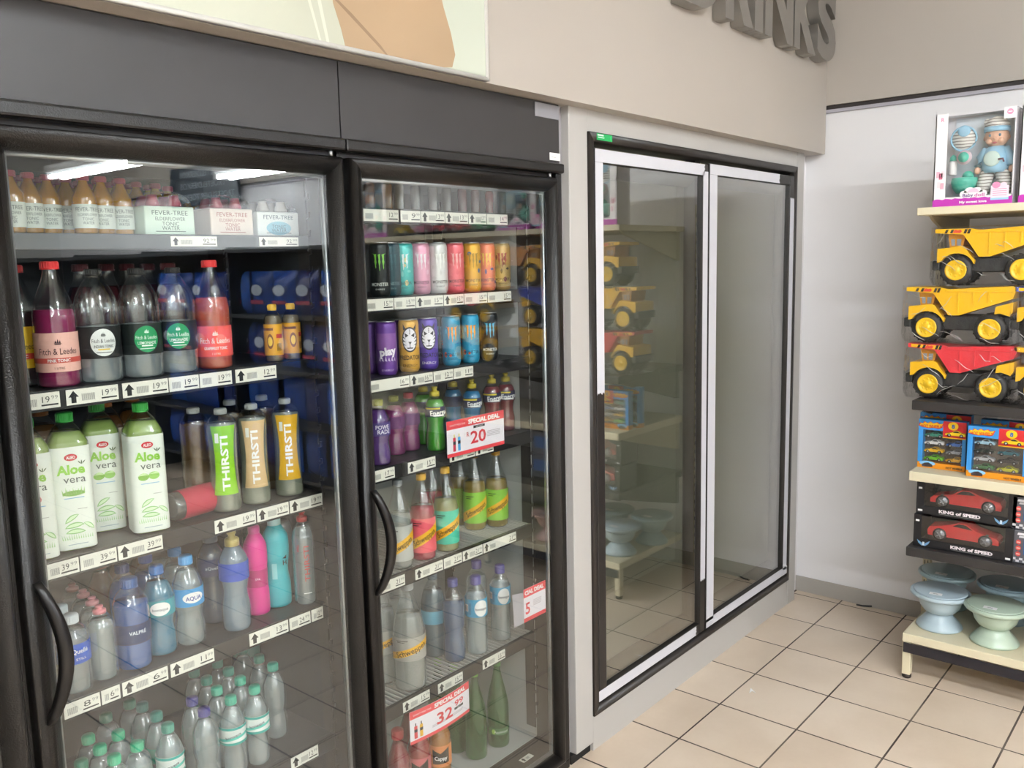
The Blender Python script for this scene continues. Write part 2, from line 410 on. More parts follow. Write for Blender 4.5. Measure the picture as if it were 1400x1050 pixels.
# shelf uprights with hook slots on the side wall of the right cooler and the left one
def upright(parent, lx, y, s):
    mb = MB().box(lx-.002, lx+.002, y-.012, y+.03, .12, 2.05)
    z = .16
    while z < 2.02:
        mb.prism([(y-.012, z), (y-.024, z+.004), (y-.026, z+.018), (y-.019, z+.018), (y-.018, z+.010), (y-.012, z+.011)], lx-.003, lx+.003, 'x', material=None)
        z += .047
    mb.build('slotted_upright', paint('#3a3634', .4), parent)
for cl, U in ((cool1, U1), (cool2, U2)):
    W = U[1]-U[0]; upright(cl, W-.0165, .155, -1); upright(cl, W-.0165, .56, -1); upright(cl, .0165, .155, 1)
p = thing('header_plate', 'blank grey plate at the top right of the black cooler header', 'plate', (0, 0, 0))
a = at(731, 136, y=.006); b = at(766, 163, y=.006)
MB().box(a.x, U2[1]-.002, .0045, .0078, at(740, 160, y=.006).z, 2.3225, b=.001).build('plate', paint('#8e8d92', .45, noise=.05), p)
p = thing('barcode_sticker', 'small white barcode sticker on the black cooler header', 'sticker', (0, 0, 0))
a = at(751.5, 208, y=.007); b = at(765.5, 222, y=.007)
MB().box(a.x, b.x, .0062, .0078, b.z+.004, a.z-.001).build('paper', WHITE, p)
pr = Print()
for i in range(9): pr.rect(a.x+.008+i*.0028, a.x+.008+i*.0028+.0014, b.z+.013, a.z-.014, INK)
pr.build('barcode', p, y=.0061)
# ------------------------------------------------------------------ shelves with price tags
def price_print(tw, h, text, arrow):
    pr = Print(); u = -tw/2+.004
    if arrow:
        k = h*.8; c = u+k*.42
        pr.poly([(c-k*.2, -k*.48), (c+k*.2, -k*.48), (c+k*.2, 0), (c+k*.42, 0), (c, k*.52), (c-k*.42, 0), (c-k*.2, 0)], INK); u += k*.95
    bw = min(.03, tw*.3); i = 0; x = u+.003
    while x < u+bw:
        pr.rect(x, x+.0013, -h*.30, h*.16, GREYINK); x += .0024
    wmain = min(.040, tw/2-(u+bw+.004)+0.0)
    right = tw/2-.004; a, b = text.split('.')
    tw_ = min(.034, right-(u+bw)-.002)
    if tw_ > .012:
        pr.text(a, right-tw_*.72, h*.08, h*.40, INK, w=tw_*.45, bold=-.004); pr.text(b, right-tw_*.2, h*.18, h*.24, GREYINK, w=tw_*.40)
        pr.rect(right-tw_, right, -h*.33, -h*.23, INK)
    return pr
TC = {}
def shelf(unit, z, label, tags, wire=False, rail='#1f1f21', rail_h=.040, y0=.140, tilt=0):
    """z: top of the deck"""
    x0, x1 = unit[0]+.020, unit[1]-.020
    t = thing('cooler_shelf', label, 'shelf', (0, 0, 0), group='cooler shelves')
    if wire:
        mb = MB(); x = x0+.01
        while x < x1-.005:
            mb.box(x-.0028, x+.0028, y0+.012, .62, z-.006, z); x += .0185
        for yy in (y0+.02, .33, .60): mb.box(x0, x1, yy-.004, yy+.004, z-.014, z-.006)
        mb.build('wire_deck', paint('#c9c8c4', .35), t)
    else:
        MB().box(x0, x1, y0+.01, .62, z-.010, z, b=.002).build('deck', paint('#2b2b2d', .4), t)
    MB().box(x0, x1, y0-.004, y0+.012, z-rail_h-.003, z+.001, b=.002).build('price_rail', paint(rail, .35, noise=.08, scale=15), t)
    for (pa, pb, pym, txt, arrow) in tags:
        A = at(pa, pym, y=y0-.006); B = at(pb, pym, y=y0-.006)
        xa, xb = max(A.x, x0+.002), min(B.x, x1-.001); tw = xb-xa
        if tw < .01: continue
        h = rail_h-.007; k = (round(tw, 3), h)
        if k not in TC: TC[k] = MB().box(-tw/2, tw/2, -.0012, 0, -h/2, h/2).mesh('price_tag')
        c = obj('price_tag', TC[k], TAGW, t, ((xa+xb)/2, y0-.0046, z-rail_h/2))
        pr = price_print(tw, h, txt, arrow)
        if pr.v: pr.build('price_print', c, y=-.0013, eps=.0003)
    return t
ZA, ZB, ZC_, ZD, ZE = 1.902, 1.578, 1.214, .896, .506
shelf(U1, ZA, 'grey-fronted top shelf of the left cooler under the mini tonics', [(234, 297, 333, '92.99', 1), (355, 408, 333, '92.99', 1)], rail='#4c4f51', rail_h=.030)
shelf(U1, ZB, 'shelf of the left cooler under the round-label tonic bottles', [(30, 82, 545, '19.99', 0), (90, 162, 537, '19.99', 1), (167, 230, 526, '19.99', 1), (231, 272, 520, '19.99', 0), (273, 317, 515, '19.99', 0), (322, 378, 511, '12.99', 1)])
shelf(U1, ZC_, 'shelf of the left cooler under the aloe cartons and slim bottles', [(63, 108, 770, '39.99', 0), (109, 160, 760, '39.99', 0), (161, 223, 748, '39.99', 1), (293, 350, 710, '19.99', 1), (351, 395, 696, '19.99', 1), (396, 442, 683, '19.99', 1)])
shelf(U1, ZD, 'shelf of the left cooler under the blue water bottles', [(87, 138, 966, '8.99', 0), (139, 165, 952, '6.99', 0), (167, 231, 935, '6.99', 1), (233, 294, 910, '11.99', 1), (341, 395, 870, '13.99', 1), (396, 425, 850, '24.99', 0), (426, 442, 840, '12.99', 0)])
shelf(U1, ZE, 'lowest visible shelf of the left cooler under the green-capped waters', [(398, 436, 1040, '12.99', 1)])
Z0, Z1, Z2, Z3, Z4, Z5, Z6 = 1.982, 1.731, 1.499, 1.236, .898, .494, .092
shelf(U2, Z0, 'top shelf of the right cooler, thin with a long price strip', [(497, 545, 297, '12.99', 0), (548, 575, 297, '9.99', 0), (576, 608, 298, '13.99', 1), (609, 640, 299, '13.99', 1), (641, 665, 299, '13.99', 1), (666, 694, 300, '14.99', 0)])
shelf(U2, Z1, 'shelf of the right cooler under the row of clawed energy cans', [(500, 538, 414, '15.99', 0), (539, 568, 411, '15.99', 0), (569, 606, 410, '15.99', 1), (607, 634, 408, '15.99', 1), (635, 666, 407, '15.99', 0), (667, 699, 405, '15.99', 0)])
shelf(U2, Z2, 'shelf of the right cooler under the purple and gold cans', [(505, 560, 525, '16.99', 0), (561, 592, 520, '16.99', 1), (593, 620, 515, '12.99', 0), (621, 647, 510, '11.99', 0)])
shelf(U2, Z3, 'shelf of the right cooler under the sport drinks', [(510, 540, 655, '17.99', 0), (558, 596, 643, '15.99', 1), (615, 650, 627, '15.99', 1), (651, 675, 622, '15.99', 1)])
shelf(U2, Z4, 'wire shelf of the right cooler under the diagonal-label bottles', [(522, 554, 800, '21.99', 0), (568, 606, 782, '21.99', 1), (607, 632, 770, '21.99', 0), (633, 660, 760, '21.99', 1), (661, 706, 745, '21.99', 1)], wire=True)
shelf(U2, Z5, 'wire shelf of the right cooler under the round-label waters', [(551, 588, 960, '15.99', 1), (599, 633, 935, '15.99', 1), (660, 691, 905, '15.99', 1)], wire=True)
# ------------------------------------------------------------------ white-clad empty cooler
wc = thing('white_clad_cooler', 'empty white-panelled cooler with two black-framed glass doors', 'cooler', (0, 0, 0))
FX0, FX1, FZ0, FZ1 = 2.506, 4.282, .139, 2.258
MB().box(2.398, FX0-.002, 0, .05, .035, 2.36, b=.003).build('left_post', WHITEP, wc)
MB().box(FX0-.001, FX1+.004, .002, .04, 0.0, FZ0, b=.002).build('plinth', WHITEP, wc)
MB().box(FX1+.005, 4.376, 0, .05, 0.0, 2.36, b=.003).build('right_post', WHITEP, wc)
MB().box(FX0-.001, FX1+.004, .002, .04, FZ1, 2.36, b=.002).build('top_panel', WHITEP, wc)
MB().box(2.358, 2.397, .03, .06, .0, 2.36).build('filler_strip', paint('#9b989a', .5, noise=.05), wc)
MB().box(2.38, 2.50, .012, .04, .0, .034).build('post_foot', RUBBER, wc)
MB().box(4.377, 4.390, .02, .05, 0, 2.36).build('side_return', paint('#b5b1b0', .5), wc)
EMPTYL = paint('#c9c7bf', .55, noise=.05, scale=3)
MB().box(FX0, FX0+.02, .08, .69, .1, 2.3).box(FX1-.02, FX1, .08, .69, .1, 2.3).box(FX0, FX1, .66, .69, .1, 2.3).box(FX0, FX1, .08, .69, .08, .12).box(FX0, FX1, .08, .69, 2.27, 2.31).build('liner', EMPTYL, wc)
ring_frame(wc, ['outer_frame']*4, FX0, FX1, FZ0, FZ1, [(0, .08), (0, -.006), (.028, -.006), (.032, .006), (.032, .08)], paint('#26221f', .42))
MB().box(3.345, 3.39, .05, .10, FZ0+.03, FZ1-.03).build('centre_mullion', paint('#1c1a19', .5), wc)
def ragged(x0, x1, z0, z1, y, end=None, amp=.008):
    """a strip of film with torn end(s): 'top','bottom','left','right'"""
    pts = [(x0, z0), (x1, z0), (x1, z1), (x0, z1)]; out = []
    names = ['bottom', 'right', 'top', 'left']
    for k in range(4):
        a, b = pts[k], pts[(k+1) % 4]; out.append(a)
        if names[k] == end:
            for i in range(1, 9):
                u = i/9; j = random.uniform(-amp, amp*.4)
                dx, dz = ((0, -1), (1, 0), (0, 1), (-1, 0))[k]
                out.append((a[0]+(b[0]-a[0])*u+dx*j, a[1]+(b[1]-a[1])*u+dz*j))
    return MB().prism(out, y-.0008, y, 'y')
def white_door(x0, x1, z0, z1, films, widths, name):
    d = bpy.data.objects.new('door', None); C.objects.link(d); d.parent = wc; d['label'] = name
    l, r, t_, b_ = widths; Y = -.004; DB = paint('#211d1b', .4)
    MB().box(x0, x0+l, Y, .045, z0, z1, b=.004).build('stile', DB, d)
    MB().box(x1-r, x1, Y, .045, z0, z1, b=.004).build('stile', DB, d)
    MB().box(x0+l, x1-r, Y+.001, .045, z1-t_, z1, b=.004).build('rail', DB, d)
    MB().box(x0+l, x1-r, Y+.001, .045, z0, z0+b_, b=.004).build('rail', DB, d)
    MB().box(x0+l-.004, x1-r+.004, .010, .016, z0+b_-.004, z1-t_+.004).build('glass_pane', GLASSW, d)
    ring_frame(d, ['gasket']*4, x0+l, x1-r, z0+b_, z1-t_, [(0, .018), (.045, .040), (.045, .06), (0, .06)], paint('#35312e', .5))
    for (a0, a1, c0, c1, e) in films: ragged(a0, a1, c0, c1, Y-.0002, e).build('film_strip', FILM, d)
    return d
LX0, LX1, LZ0, LZ1 = 2.541, 3.362, .180, 2.206
white_door(LX0, LX1, LZ0, LZ1, [(LX0+.002, LX1-.03, LZ1-.046, LZ1-.002, 'right'), (LX0+.002, LX0+.048, 1.345, LZ1-.047, 'bottom'), (LX1-.044, LX1-.003, .42, LZ1-.03, 'bottom'), (LX0-.004, 3.285, LZ0+.004, LZ0+.045, 'right')], (.05, .046, .048, .048), 'left glass door with torn white film on its frame')
RX0, RX1, RZ0, RZ1 = 3.374, 4.250, .180, 2.212
white_door(RX0, RX1, RZ0, RZ1, [(RX0+.002, 4.075, RZ1-.044, RZ1-.002, 'right'), (RX0+.001, RX0+.066, RZ0+.03, RZ1-.045, None), (RX1-.046, RX1-.002, RZ0+.03, 2.105, 'top'), (RX0+.001, RX1+.012, RZ0+.004, RZ0+.044, 'right')], (.068, .048, .046, .046), 'right glass door with white film peeling at its corners')
a = at(816, 183, y=-.007); b = at(837, 196, y=-.007)
st = MB().box(a.x, b.x, -.0072, -.0062, 2.2335, 2.2555).build('green_sticker', paint('#17a355', .5), wc)
pr = Print(); pr.rect(a.x+.003, a.x+.040, 2.2475, 2.2525, paint('#d5efdd', .5)); pr.rect(a.x+.006, a.x+.044, 2.2405, 2.2445, paint('#bfe6cc', .5)); pr.rect(b.x-.014, b.x-.004, 2.238, 2.250, paint('#2fbf6f', .5)); pr.build('sticker_print', st, y=-.0073)
# ------------------------------------------------------------------ poster and letters on the bulkhead
ps = thing('advert_poster', 'large pale advert panel in a white frame above the coolers', 'poster', (0, 0, 0))
yp = YBK-.014; br = at(667, 112, y=yp)
pz0 = 2.337; px1 = br.x; px0 = -.9; pz1 = 3.3
MB().box(px0, px1, yp+.001, YBK+.0005, pz0, pz1).build('backing', paint('#b9bfb0', .5), ps)
ring_frame(ps, ['frame']*4, px0-.004, px1+.004, pz0-.006, pz1+.004, [(0, .014), (0, -.004), (.010, -.004), (.010, .014)], paint('#cfcdc8', .35), y=yp)
def pp(l): return [(at(x, y, y=yp).x, min(pz1-.02, max(pz0+.005, at(x, y, y=yp).z))) for x, y in l]
def poster_mat(name, c0, c1, sc_):
    m, nt, b = mat(name); N = nt.nodes; L = nt.links; geo = N.new('ShaderNodeTexCoord')
    n1 = N.new('ShaderNodeTexNoise'); n1.inputs['Scale'].default_value = sc_; n1.inputs['Detail'].default_value = 1; L.new(geo.outputs['Object'], n1.inputs['Vector'])
    cr = N.new('ShaderNodeValToRGB'); cr.color_ramp.elements[0].position = .35; cr.color_ramp.elements[0].color = lin(c0); cr.color_ramp.elements[1].position = .65; cr.color_ramp.elements[1].color = lin(c1)
    L.new(n1.outputs['Fac'], cr.inputs[0]); L.new(cr.outputs[0], b.inputs['Base Color']); b.inputs['Roughness'].default_value = .35; return m
pr = Print()
pr.poly([(px0+.012, pz0+.008), (px1-.01, pz0+.008), (px1-.01, pz1-.012), (px0+.012, pz1-.012)], poster_mat('pale_print', '#b9bfb0', '#c0c6b7', 1.2), 1)
edge = [(445, -40), (455, 10), (464, 35), (470, 70)]
pr.poly(pp([(120, -40), (445, -40), (455, 5), (466, 40), (470, 76), (120, 8)]), poster_mat('shirt_print', '#b7b9a8', '#c2c4b3', 2.5), 2)
pr.poly(pp([(445, -60), (590, -60), (606, 10), (616, 45), (622, 75), (618, 92), (606, 101), (590, 97), (560, 92), (472, 76), (466, 40), (455, 5)]), poster_mat('skin_print', '#9c8468', '#b39879', 1.5), 3)
pr.poly(pp([(452, -10), (480, 18), (520, 62), (530, 84), (527, 84), (515, 62), (474, 18), (450, -8)]), paint('#8c745b', .5), 4)
for q in ([(160, -2), (170, 12), (173, 12), (164, -2)], [(420, 0), (436, 60), (439, 60), (424, 0)], [(431, -10), (446, 62), (450, 62), (436, -10)]): pr.poly(pp(q), paint('#cccdbd', .5), 4)
pr.build('photo_print', ps, y=yp, eps=.0004)
ls = thing('wall_letters', 'large brushed silver letters spelling a word on the beige bulkhead', 'sign', (0, 0, 0))
SILVER = paint('#908c87', .36, metal=.5, noise=.08, scale=14)
word = 'DRINKS'
LZ = 2.750; LH = .335; yl = YBK-.060
lx = [(2.953, 3.243), (3.275, 3.522), (3.536, 3.613), (3.635, 3.924), (3.941, 4.187), (4.206, 4.438)]
for ch, (xa, xb) in zip(word, lx):
    cu = bpy.data.curves.new('t', 'FONT'); cu.body = ch; cu.size = 1; cu.offset = .045; cu.extrude = .5; cu.resolution_u = 6
    o = bpy.data.objects.new('t', cu); C.objects.link(o)
    me = bpy.data.meshes.new_from_object(o.evaluated_get(bpy.context.evaluated_depsgraph_get())); bpy.data.objects.remove(o); bpy.data.curves.remove(cu)
    xs = [q.co.x for q in me.vertices]; ys = [q.co.y for q in me.vertices]; 
    for q in me.vertices:
        u = (q.co.x-min(xs))/(max(xs)-min(xs)); v_ = (q.co.y-min(ys))/(max(ys)-min(ys))
        q.co = (xa+(xb-xa)*u, yl if q.co.z > 0 else YBK-.004, LZ+LH*v_)
    me.update(); bm = bmesh.new(); bm.from_mesh(me); bmesh.ops.recalc_face_normals(bm, faces=bm.faces); bm.to_mesh(me); bm.free()
    obj('letter', me, SILVER, ls)
# ------------------------------------------------------------------ bottles and cans
# profiles as (radius share, height share) of the body, cap start share, cap radius share
SHAPES = {
 'tonic':  ([(.86, 0), (.97, .012), (1, .03), (1, .52), (.985, .58), (.90, .66), (.70, .75), (.46, .85), (.36, .91), (.34, .945)], .935, .42),
 'dome':   ([(.86, 0), (.97, .012), (1, .03), (1, .60), (.97, .68), (.86, .77), (.62, .86), (.40, .915), (.33, .945)], .94, .38),
 'schw':   ([(.84, 0), (.97, .015), (1, .035), (1, .50), (.97, .57), (.80, .68), (.54, .80), (.36, .89), (.31, .93)], .925, .37),
 'water':  ([(.85, 0), (.97, .012), (1, .04), (.99, .20), (.90, .30), (.89, .36), (1, .46), (1, .64), (.93, .72), (.66, .82), (.42, .885), (.38, .92)], .905, .44),
 'sport':  ([(.84, 0), (.97, .012), (1, .04), (1, .22), (.87, .34), (.86, .42), (.99, .54), (1, .66), (.93, .74), (.66, .81), (.45, .855), (.42, .88)], .85, .50),
 'thirst': ([(.86, 0), (.98, .01), (1, .03), (.95, .25), (.93, .45), (.96, .70), (.98, .80), (.90, .88), (.62, .93), (.36, .955)], .945, .40),
 'still':  ([(.88, 0), (.98, .01), (1, .03), (1, .66), (.96, .74), (.78, .82), (.52, .875), (.42, .905)], .892, .47),
 'mini':   ([(.86, 0), (.98, .015), (1, .04), (1, .56), (.93, .64), (.70, .74), (.44, .85), (.40, .92)], .90, .50),
 'green':  ([(.86, 0), (.98, .01), (1, .03), (1, .42), (.94, .52), (.72, .66), (.44, .80), (.30, .90), (.29, .95)], .93, .34),
 'juice':  ([(.88, 0), (.98, .01), (1, .03), (1, .10), (.95, .14), (1, .18), (1, .60), (.95, .66), (.70, .76), (.46, .86), (.42, .91)], .90, .50),
 'square': ([(.84, 0), (.97, .008), (1, .025), (1, .43), (.955, .455), (.955, .475), (1, .50), (1, .755), (.95, .80), (.62, .885), (.38, .925), (.36, .945)], .93, .42),
}
_PM = {}
def prof_r(prof, t):
    for (r0, z0), (r1, z1) in zip(prof, prof[1:]):
        if z0 <= t <= z1: return r0+(r1-r0)*(t-z0)/max(1e-6, z1-z0)
    return prof[-1][0]
def smooth_prof(prof, r, h):
    out = []
    for i in range(len(prof)-1):
        p0 = prof[max(i-1, 0)]; p1 = prof[i]; p2 = prof[i+1]; p3 = prof[min(i+2, len(prof)-1)]
        k = 3 if i > 1 else 1
        for j in range(k):
            t = j/k
            q = [.5*((2*p1[a])+(-p0[a]+p2[a])*t+(2*p0[a]-5*p1[a]+4*p2[a]-p3[a])*t*t+(-p0[a]+3*p1[a]-3*p2[a]+p3[a])*t**3) for a in (0, 1)]
            out.append((q[0]*r, q[1]*h))
    out.append((prof[-1][0]*r, prof[-1][1]*h)); return out
def body_mesh(shape, r, h, kind, fill=1):
    k = (shape, round(r, 4), round(h, 4), kind, fill)
    if k in _PM: return _PM[k]
    prof, cap0, capr = SHAPES[shape]; sq = 5 if shape == 'square' else None; n = 28 if sq is None else 32
    if kind == 'shell': me = MB().lathe(smooth_prof(prof, r, h), n, sq=sq).mesh('body')
    elif kind == 'liquid':
        P_ = [(max(.001, a-.0016), b+.0015) for a, b in smooth_prof(prof, r, h)]; zt = fill*h; Q = [p for p in P_ if p[1] < zt]
        Q.append((prof_r(prof, fill)*r-.0016, zt)); me = MB().lathe(Q, n, sq=sq).mesh('liquid')
    elif kind == 'cap':
        c = capr*r; z0 = cap0*h; z1 = h; mb = MB().lathe([(c*1.04, z0), (c*1.04, z0+.003), (c, z0+.0035), (c, z1-.002), (c*.9, z1)], 20); 
        for i in range(20):
            a = 2*PI*i/20; x, y = c*math.cos(a), c*math.sin(a); mb.box(x-.0007, x+.0007, y-.0007, y+.0007, z0+.004, z1-.003)
        me = mb.mesh('cap')
    elif kind == 'sportcap':
        c = capr*r; z0 = cap0*h; H_ = h-z0
        me = MB().lathe([(c, z0), (c, z0+H_*.42), (c*.9, z0+H_*.48), (c*.5, z0+H_*.55), (c*.45, z0+H_*.75), (c*.62, z0+H_*.78), (c*.6, z0+H_*.95), (c*.4, h)], 20).mesh('sport_cap')
    _PM[k] = me; return me
PLACED = []
def settle(x, y, z, r):
    """slide an item back along the line of sight, and off the side walls, until it stands free"""
    U = U1 if x < 1.449 else U2
    for _ in range(140):
        x = min(max(x, U[0]+.020+r), U[1]-.0205-r)
        if all(abs(z-c) > .3*0+.02 or math.hypot(x-a, y-b) > r+d+.0012 for a, b, c, d in PLACED): break
        dx, dy = x-CAM.x, y-CAM.y; k = .003/dy; x += dx*k; y += .003
        if y > .60-r: print('CROWDED', round(x, 2), round(z, 2)); break
    PLACED.append((x, y, z, r)); return x, y
def facing(x, y, k=.85, jit=0): return k*math.atan2(CAM.x-x, -(CAM.y-y))+jit
def band_mesh(r, z0, z1, a0=-PI, a1=PI, sq=None):
    k = ('band', round(r, 4), round(z0, 4), round(z1, 4), round(a0, 2), round(a1, 2), sq)
    if k in _PM: return _PM[k]
    n = 32; v = []; f = []
    for i in range(n+1):
        a = a0+(a1-a0)*i/n; s_, c = math.sin(a), -math.cos(a)
        t = (abs(c)**sq+abs(s_)**sq)**(-1/sq) if sq else 1
        v += [(r*s_*t, r*c*t, z0), (r*s_*t, r*c*t, z1)]
    f = [(2*i, 2*i+2, 2*i+3, 2*i+1) for i in range(n)]
    mb = MB(); mb.add(v, f, True); _PM[k] = mb.mesh('label'); return _PM[k]
def bottle(name, label, group, x, y, z, shape, r, h, cap='#c43b3b', liq=None, fill=.88, lab=None, art=None, sport=False, rz=None, shell=None, jit=0, cat='bottle', fk=.85):
    if rz is None: x, y = settle(x, y, z, r*(1.05 if shape == 'square' else 1))
    t = thing(name, label, cat, (x, y, z), facing(x, y, fk, jit) if rz is None else rz, group)
    prof = SHAPES[shape][0]; sm = shell or PET
    me = body_mesh(shape, r, h, 'shell')
    if len(me.materials) == 0: me.materials.append(None)
    o = obj('body', me, None, t); o.material_slots[0].link = 'OBJECT'; o.material_slots[0].material = sm
    def put(nm, me, m):
        if len(me.materials) == 0: me.materials.append(None)
        o = obj(nm, me, None, t); o.material_slots[0].link = 'OBJECT'; o.material_slots[0].material = m; return o
    if liq: put('liquid', body_mesh(shape, r, h, 'liquid', fill), liq)
    if cap: put('cap', body_mesh(shape, r, h, 'sportcap' if sport else 'cap'), paint(cap, .35))
    if lab:
        z0, z1, col = lab[:3]; rr = max(prof_r(prof, z0), prof_r(prof, (z0+z1)/2), prof_r(prof, z1))*r+.0009
        sq = 5 if shape == 'square' else None
        a0, a1 = lab[3:] if len(lab) > 3 else (-PI, PI)
        lo = put('label', band_mesh(rr, z0*h, z1*h, a0, a1, sq), col if not isinstance(col, str) else paint(col, .45))
        if art:
            pr = Print(); art(pr, rr, (z1-z0)*h)
            if sq: pr.build('label_print', lo, y=-rr-.0004, z=(z0+z1)/2*h)
            else: pr.build('label_print', lo, r=rr+.0004, z=(z0+z1)/2*h)
    return t
# ---- label artwork
def a_ship(pr, cu, cv, s, m):
    for dx, hgt in ((-.5, .8), (0, 1.15), (.5, .8)): pr.poly([(cu+(dx-.28)*s, cv), (cu+(dx+.22)*s, cv), (cu+(dx+.05)*s, cv+hgt*s)], m, 2)
    pr.poly([(cu-.95*s, cv-.08*s), (cu+.95*s, cv-.08*s), (cu+.6*s, cv-.4*s), (cu-.6*s, cv-.4*s)], m, 2)
def a_fitch_band(text, stripe, ink, small='#6b4a4a'):
    def f(pr, r, hh):
        i = paint(ink, .5); a_ship(pr, 0, hh*.24, .008, i)
        pr.text('Fitch & Leedes', 0, hh*.03, .0135, i, w=r*1.75)
        if stripe: pr.rect(-r*1.5, r*1.5, -hh*.27, -hh*.14, paint(stripe, .5), 1); pr.text(text, 0, -hh*.205, .0065, WHITE, w=r*1.0, bold=.02)
        else: pr.text(text, 0, -hh*.22, .007, WHITE, w=r*1.3, bold=.02)
        pr.text('1 LITRE', 0, -hh*.40, .0045, i)
    return f
def a_fitch_round(disc, ink, l2):
    def f(pr, r, hh):
        pr.disc(0, 0, .027, .030, paint(disc, .5), 1); i = paint(ink, .5); a_ship(pr, 0, .016, .006, i)
        pr.text('Fitch & Leedes', 0, .004, .0085, i, w=.047); pr.text(l2, 0, -.0085, .0065, i, w=.040, bold=.01); 
        pr.rect(-.012, .012, -.0165, -.0135, paint('#e7c443', .5) if 'IND' in l2 else i, 2); pr.rect(-.016, .016, -.0225, -.021, i, 2)
    return f
def a_yellow(pr, r, hh):
    i = paint('#3a2a12', .5); pr.text('Fitch & Leedes', 0, hh*.03, .0125, i, w=r*1.8); pr.rect(-r*1.5, r*1.5, -hh*.28, -hh*.14, paint('#d8432f', .5), 1); pr.text('TONIC', 0, -hh*.21, .006, WHITE, bold=.02)
def a_mini(pr, r, hh):
    i = paint('#5d6b66', .5); pr.text('FEVER-TREE', 0, hh*.28, .0085, i, w=r*1.9); pr.text('ELDERFLOWER', 0, hh*.06, .006, i, w=r*1.6); pr.text('TONIC', 0, -hh*.12, .0065, i, w=r*.9); pr.text('WATER', 0, -hh*.28, .0065, i, w=r*.9)
def a_ginger(pr, r, hh):
    pr.rect(-r*1.1, r*.2, hh*.30, hh*.38, paint('#7a4a1a', .5)); pr.disc(-r*.15, -hh*.05, r*.35, hh*.24, paint('#8a5a2a', .5), 1); pr.disc(-r*.15, -hh*.05, r*.24, hh*.15, paint('#f0c44a', .5), 2)
    pr.rect(r*.5, r*1.2, hh*.05, hh*.18, paint('#b5362c', .5)); 
    for k in range(6): pr.rect(r*(.55+.09*k), r*(.59+.09*k), -hh*.36, -hh*.12, INK)
def leaf(pr, cu, cv, L_, w_, rot, m, lift=1):
    pts = []
    for i in range(9): t = i/8; pts.append((-L_/2+L_*t, w_*math.sin(PI*t)**.7))
    pts += [(L_/2-L_*i/8, -w_*.35*math.sin(PI*i/8)) for i in range(1, 8)]
    c, s_ = math.cos(rot), math.sin(rot); pr.poly([(cu+x*c-y*s_, cv+x*s_+y*c) for x, y in pts], m, lift)
def a_aloe(fruit):
    def f(pr, r, hh):
        g = paint('#8cc63f', .5); d = paint('#3c5a2a', .5)
        pr.disc(0, hh*.40, .013, .0075, paint('#c8202c', .5), 1); pr.text('ALEO', 0, hh*.40, .0065, WHITE, w=.018, bold=.03)
        pr.text('Aloe', -.002, hh*.285, .020, g, w=.056, bold=.035); pr.text('vera', .004, hh*.19, .0165, paint('#4a5550', .5), w=.044)
        for rt in (-.7, 0, .7): leaf(pr, .021+.006*rt, hh*.345, .010, .0016, PI/2-rt, d, 2)
        if fruit == 'splash':
            for k in range(9): pr.poly([(-.022+.005*k, hh*.035), (-.018+.005*k, hh*.035), (-.023+.0055*k+random.uniform(-.003, .003), hh*(.09+.03*random.random()))], paint('#a5cf7c', .5), 1)
            pr.disc(0, hh*.05, .022, .006, paint('#8cc05a', .5), 1)
        elif fruit == 'lime':
            pr.disc(-.013, hh*.075, .012, .0085, paint('#7db43c', .5), 1); pr.disc(.010, hh*.08, .012, .009, paint('#8fc557', .5), 1); pr.poly([(-.025, hh*.09), (-.001, hh*.09), (-.013, hh*.12)], paint('#cbe6a8', .5), 2); pr.poly([(0, hh*.1), (.02, hh*.095), (.016, hh*.12)], paint('#cbe6a8', .5), 2)
        else: pr.disc(.0, hh*.07, .014, .010, paint('#d98a8a', .5), 1)
        pr.rect(-.02, .02, hh*.0, hh*.008, paint('#7fb2d6', .5), 1)
        for k, (a, b, L_, w_, rt) in enumerate([(-.008, -.20, .034, .008, .55), (-.004, -.275, .040, .009, .12), (-.003, -.335, .040, .009, .0), (.024, -.285, .026, .007, -.7)]):
            leaf(pr, a, hh*b, L_, w_, rt, paint('#8cc07a', .5), 1+k*.3); leaf(pr, a, hh*b+.001, L_*.86, w_*.6, rt, paint('#d5ecc4', .5), 1.15+k*.3)
        for k in range(14): pr.poly([(-.03+.0045*k, -hh*.40), (-.028+.0045*k, -hh*.40), (-.031+.0047*k, -hh*(.36-.02*random.random()))], paint('#9fcf8a', .5), 1)
        pr.rect(-.02, .02, -hh*.455, -hh*.448, paint('#9db0b8', .5), 1); pr.rect(.005, .024, -hh*.11, -hh*.106, GREYINK, 1)
    return f
def a_thirst(col):
    def f(pr, r, hh):
        n = 12; lo = []; hi = []
        for i in range(n+1):
            t = -1+2*i/n; wv = r*(.62+.22*t*t)*1.0; lo.append((-wv, t*hh*.5)); hi.append((wv, t*hh*.5))
        m = paint(col, .4); k = 5
        for j in range(k):
            a = [(p[0]+(q[0]-p[0])*j/k, p[1]) for p, q in zip(lo, hi)]; b = [(p[0]+(q[0]-p[0])*(j+1)/k, p[1]) for p, q in zip(lo, hi)]
            pr.band(b, a, m, .5)
        pr.text('THIRSTI', 0.0, -hh*.04, .017, WHITE, w=hh*.80, rot=PI/2, bold=.03, lift=1.5); pr.rect(-.021, -.012, hh*.26, hh*.40, paint('#e8e8e0', .5), 1.3)
    return f
def a_word(word, wcol, size, w=None, dv=0, extra=None, bold=.01, du=0, rot=0):
    def f(pr, r, hh):
        if extra: extra(pr, r, hh)
        pr.text(word, du, dv*hh, size, paint(wcol, .5), w=w, bold=bold, rot=rot)
    return f
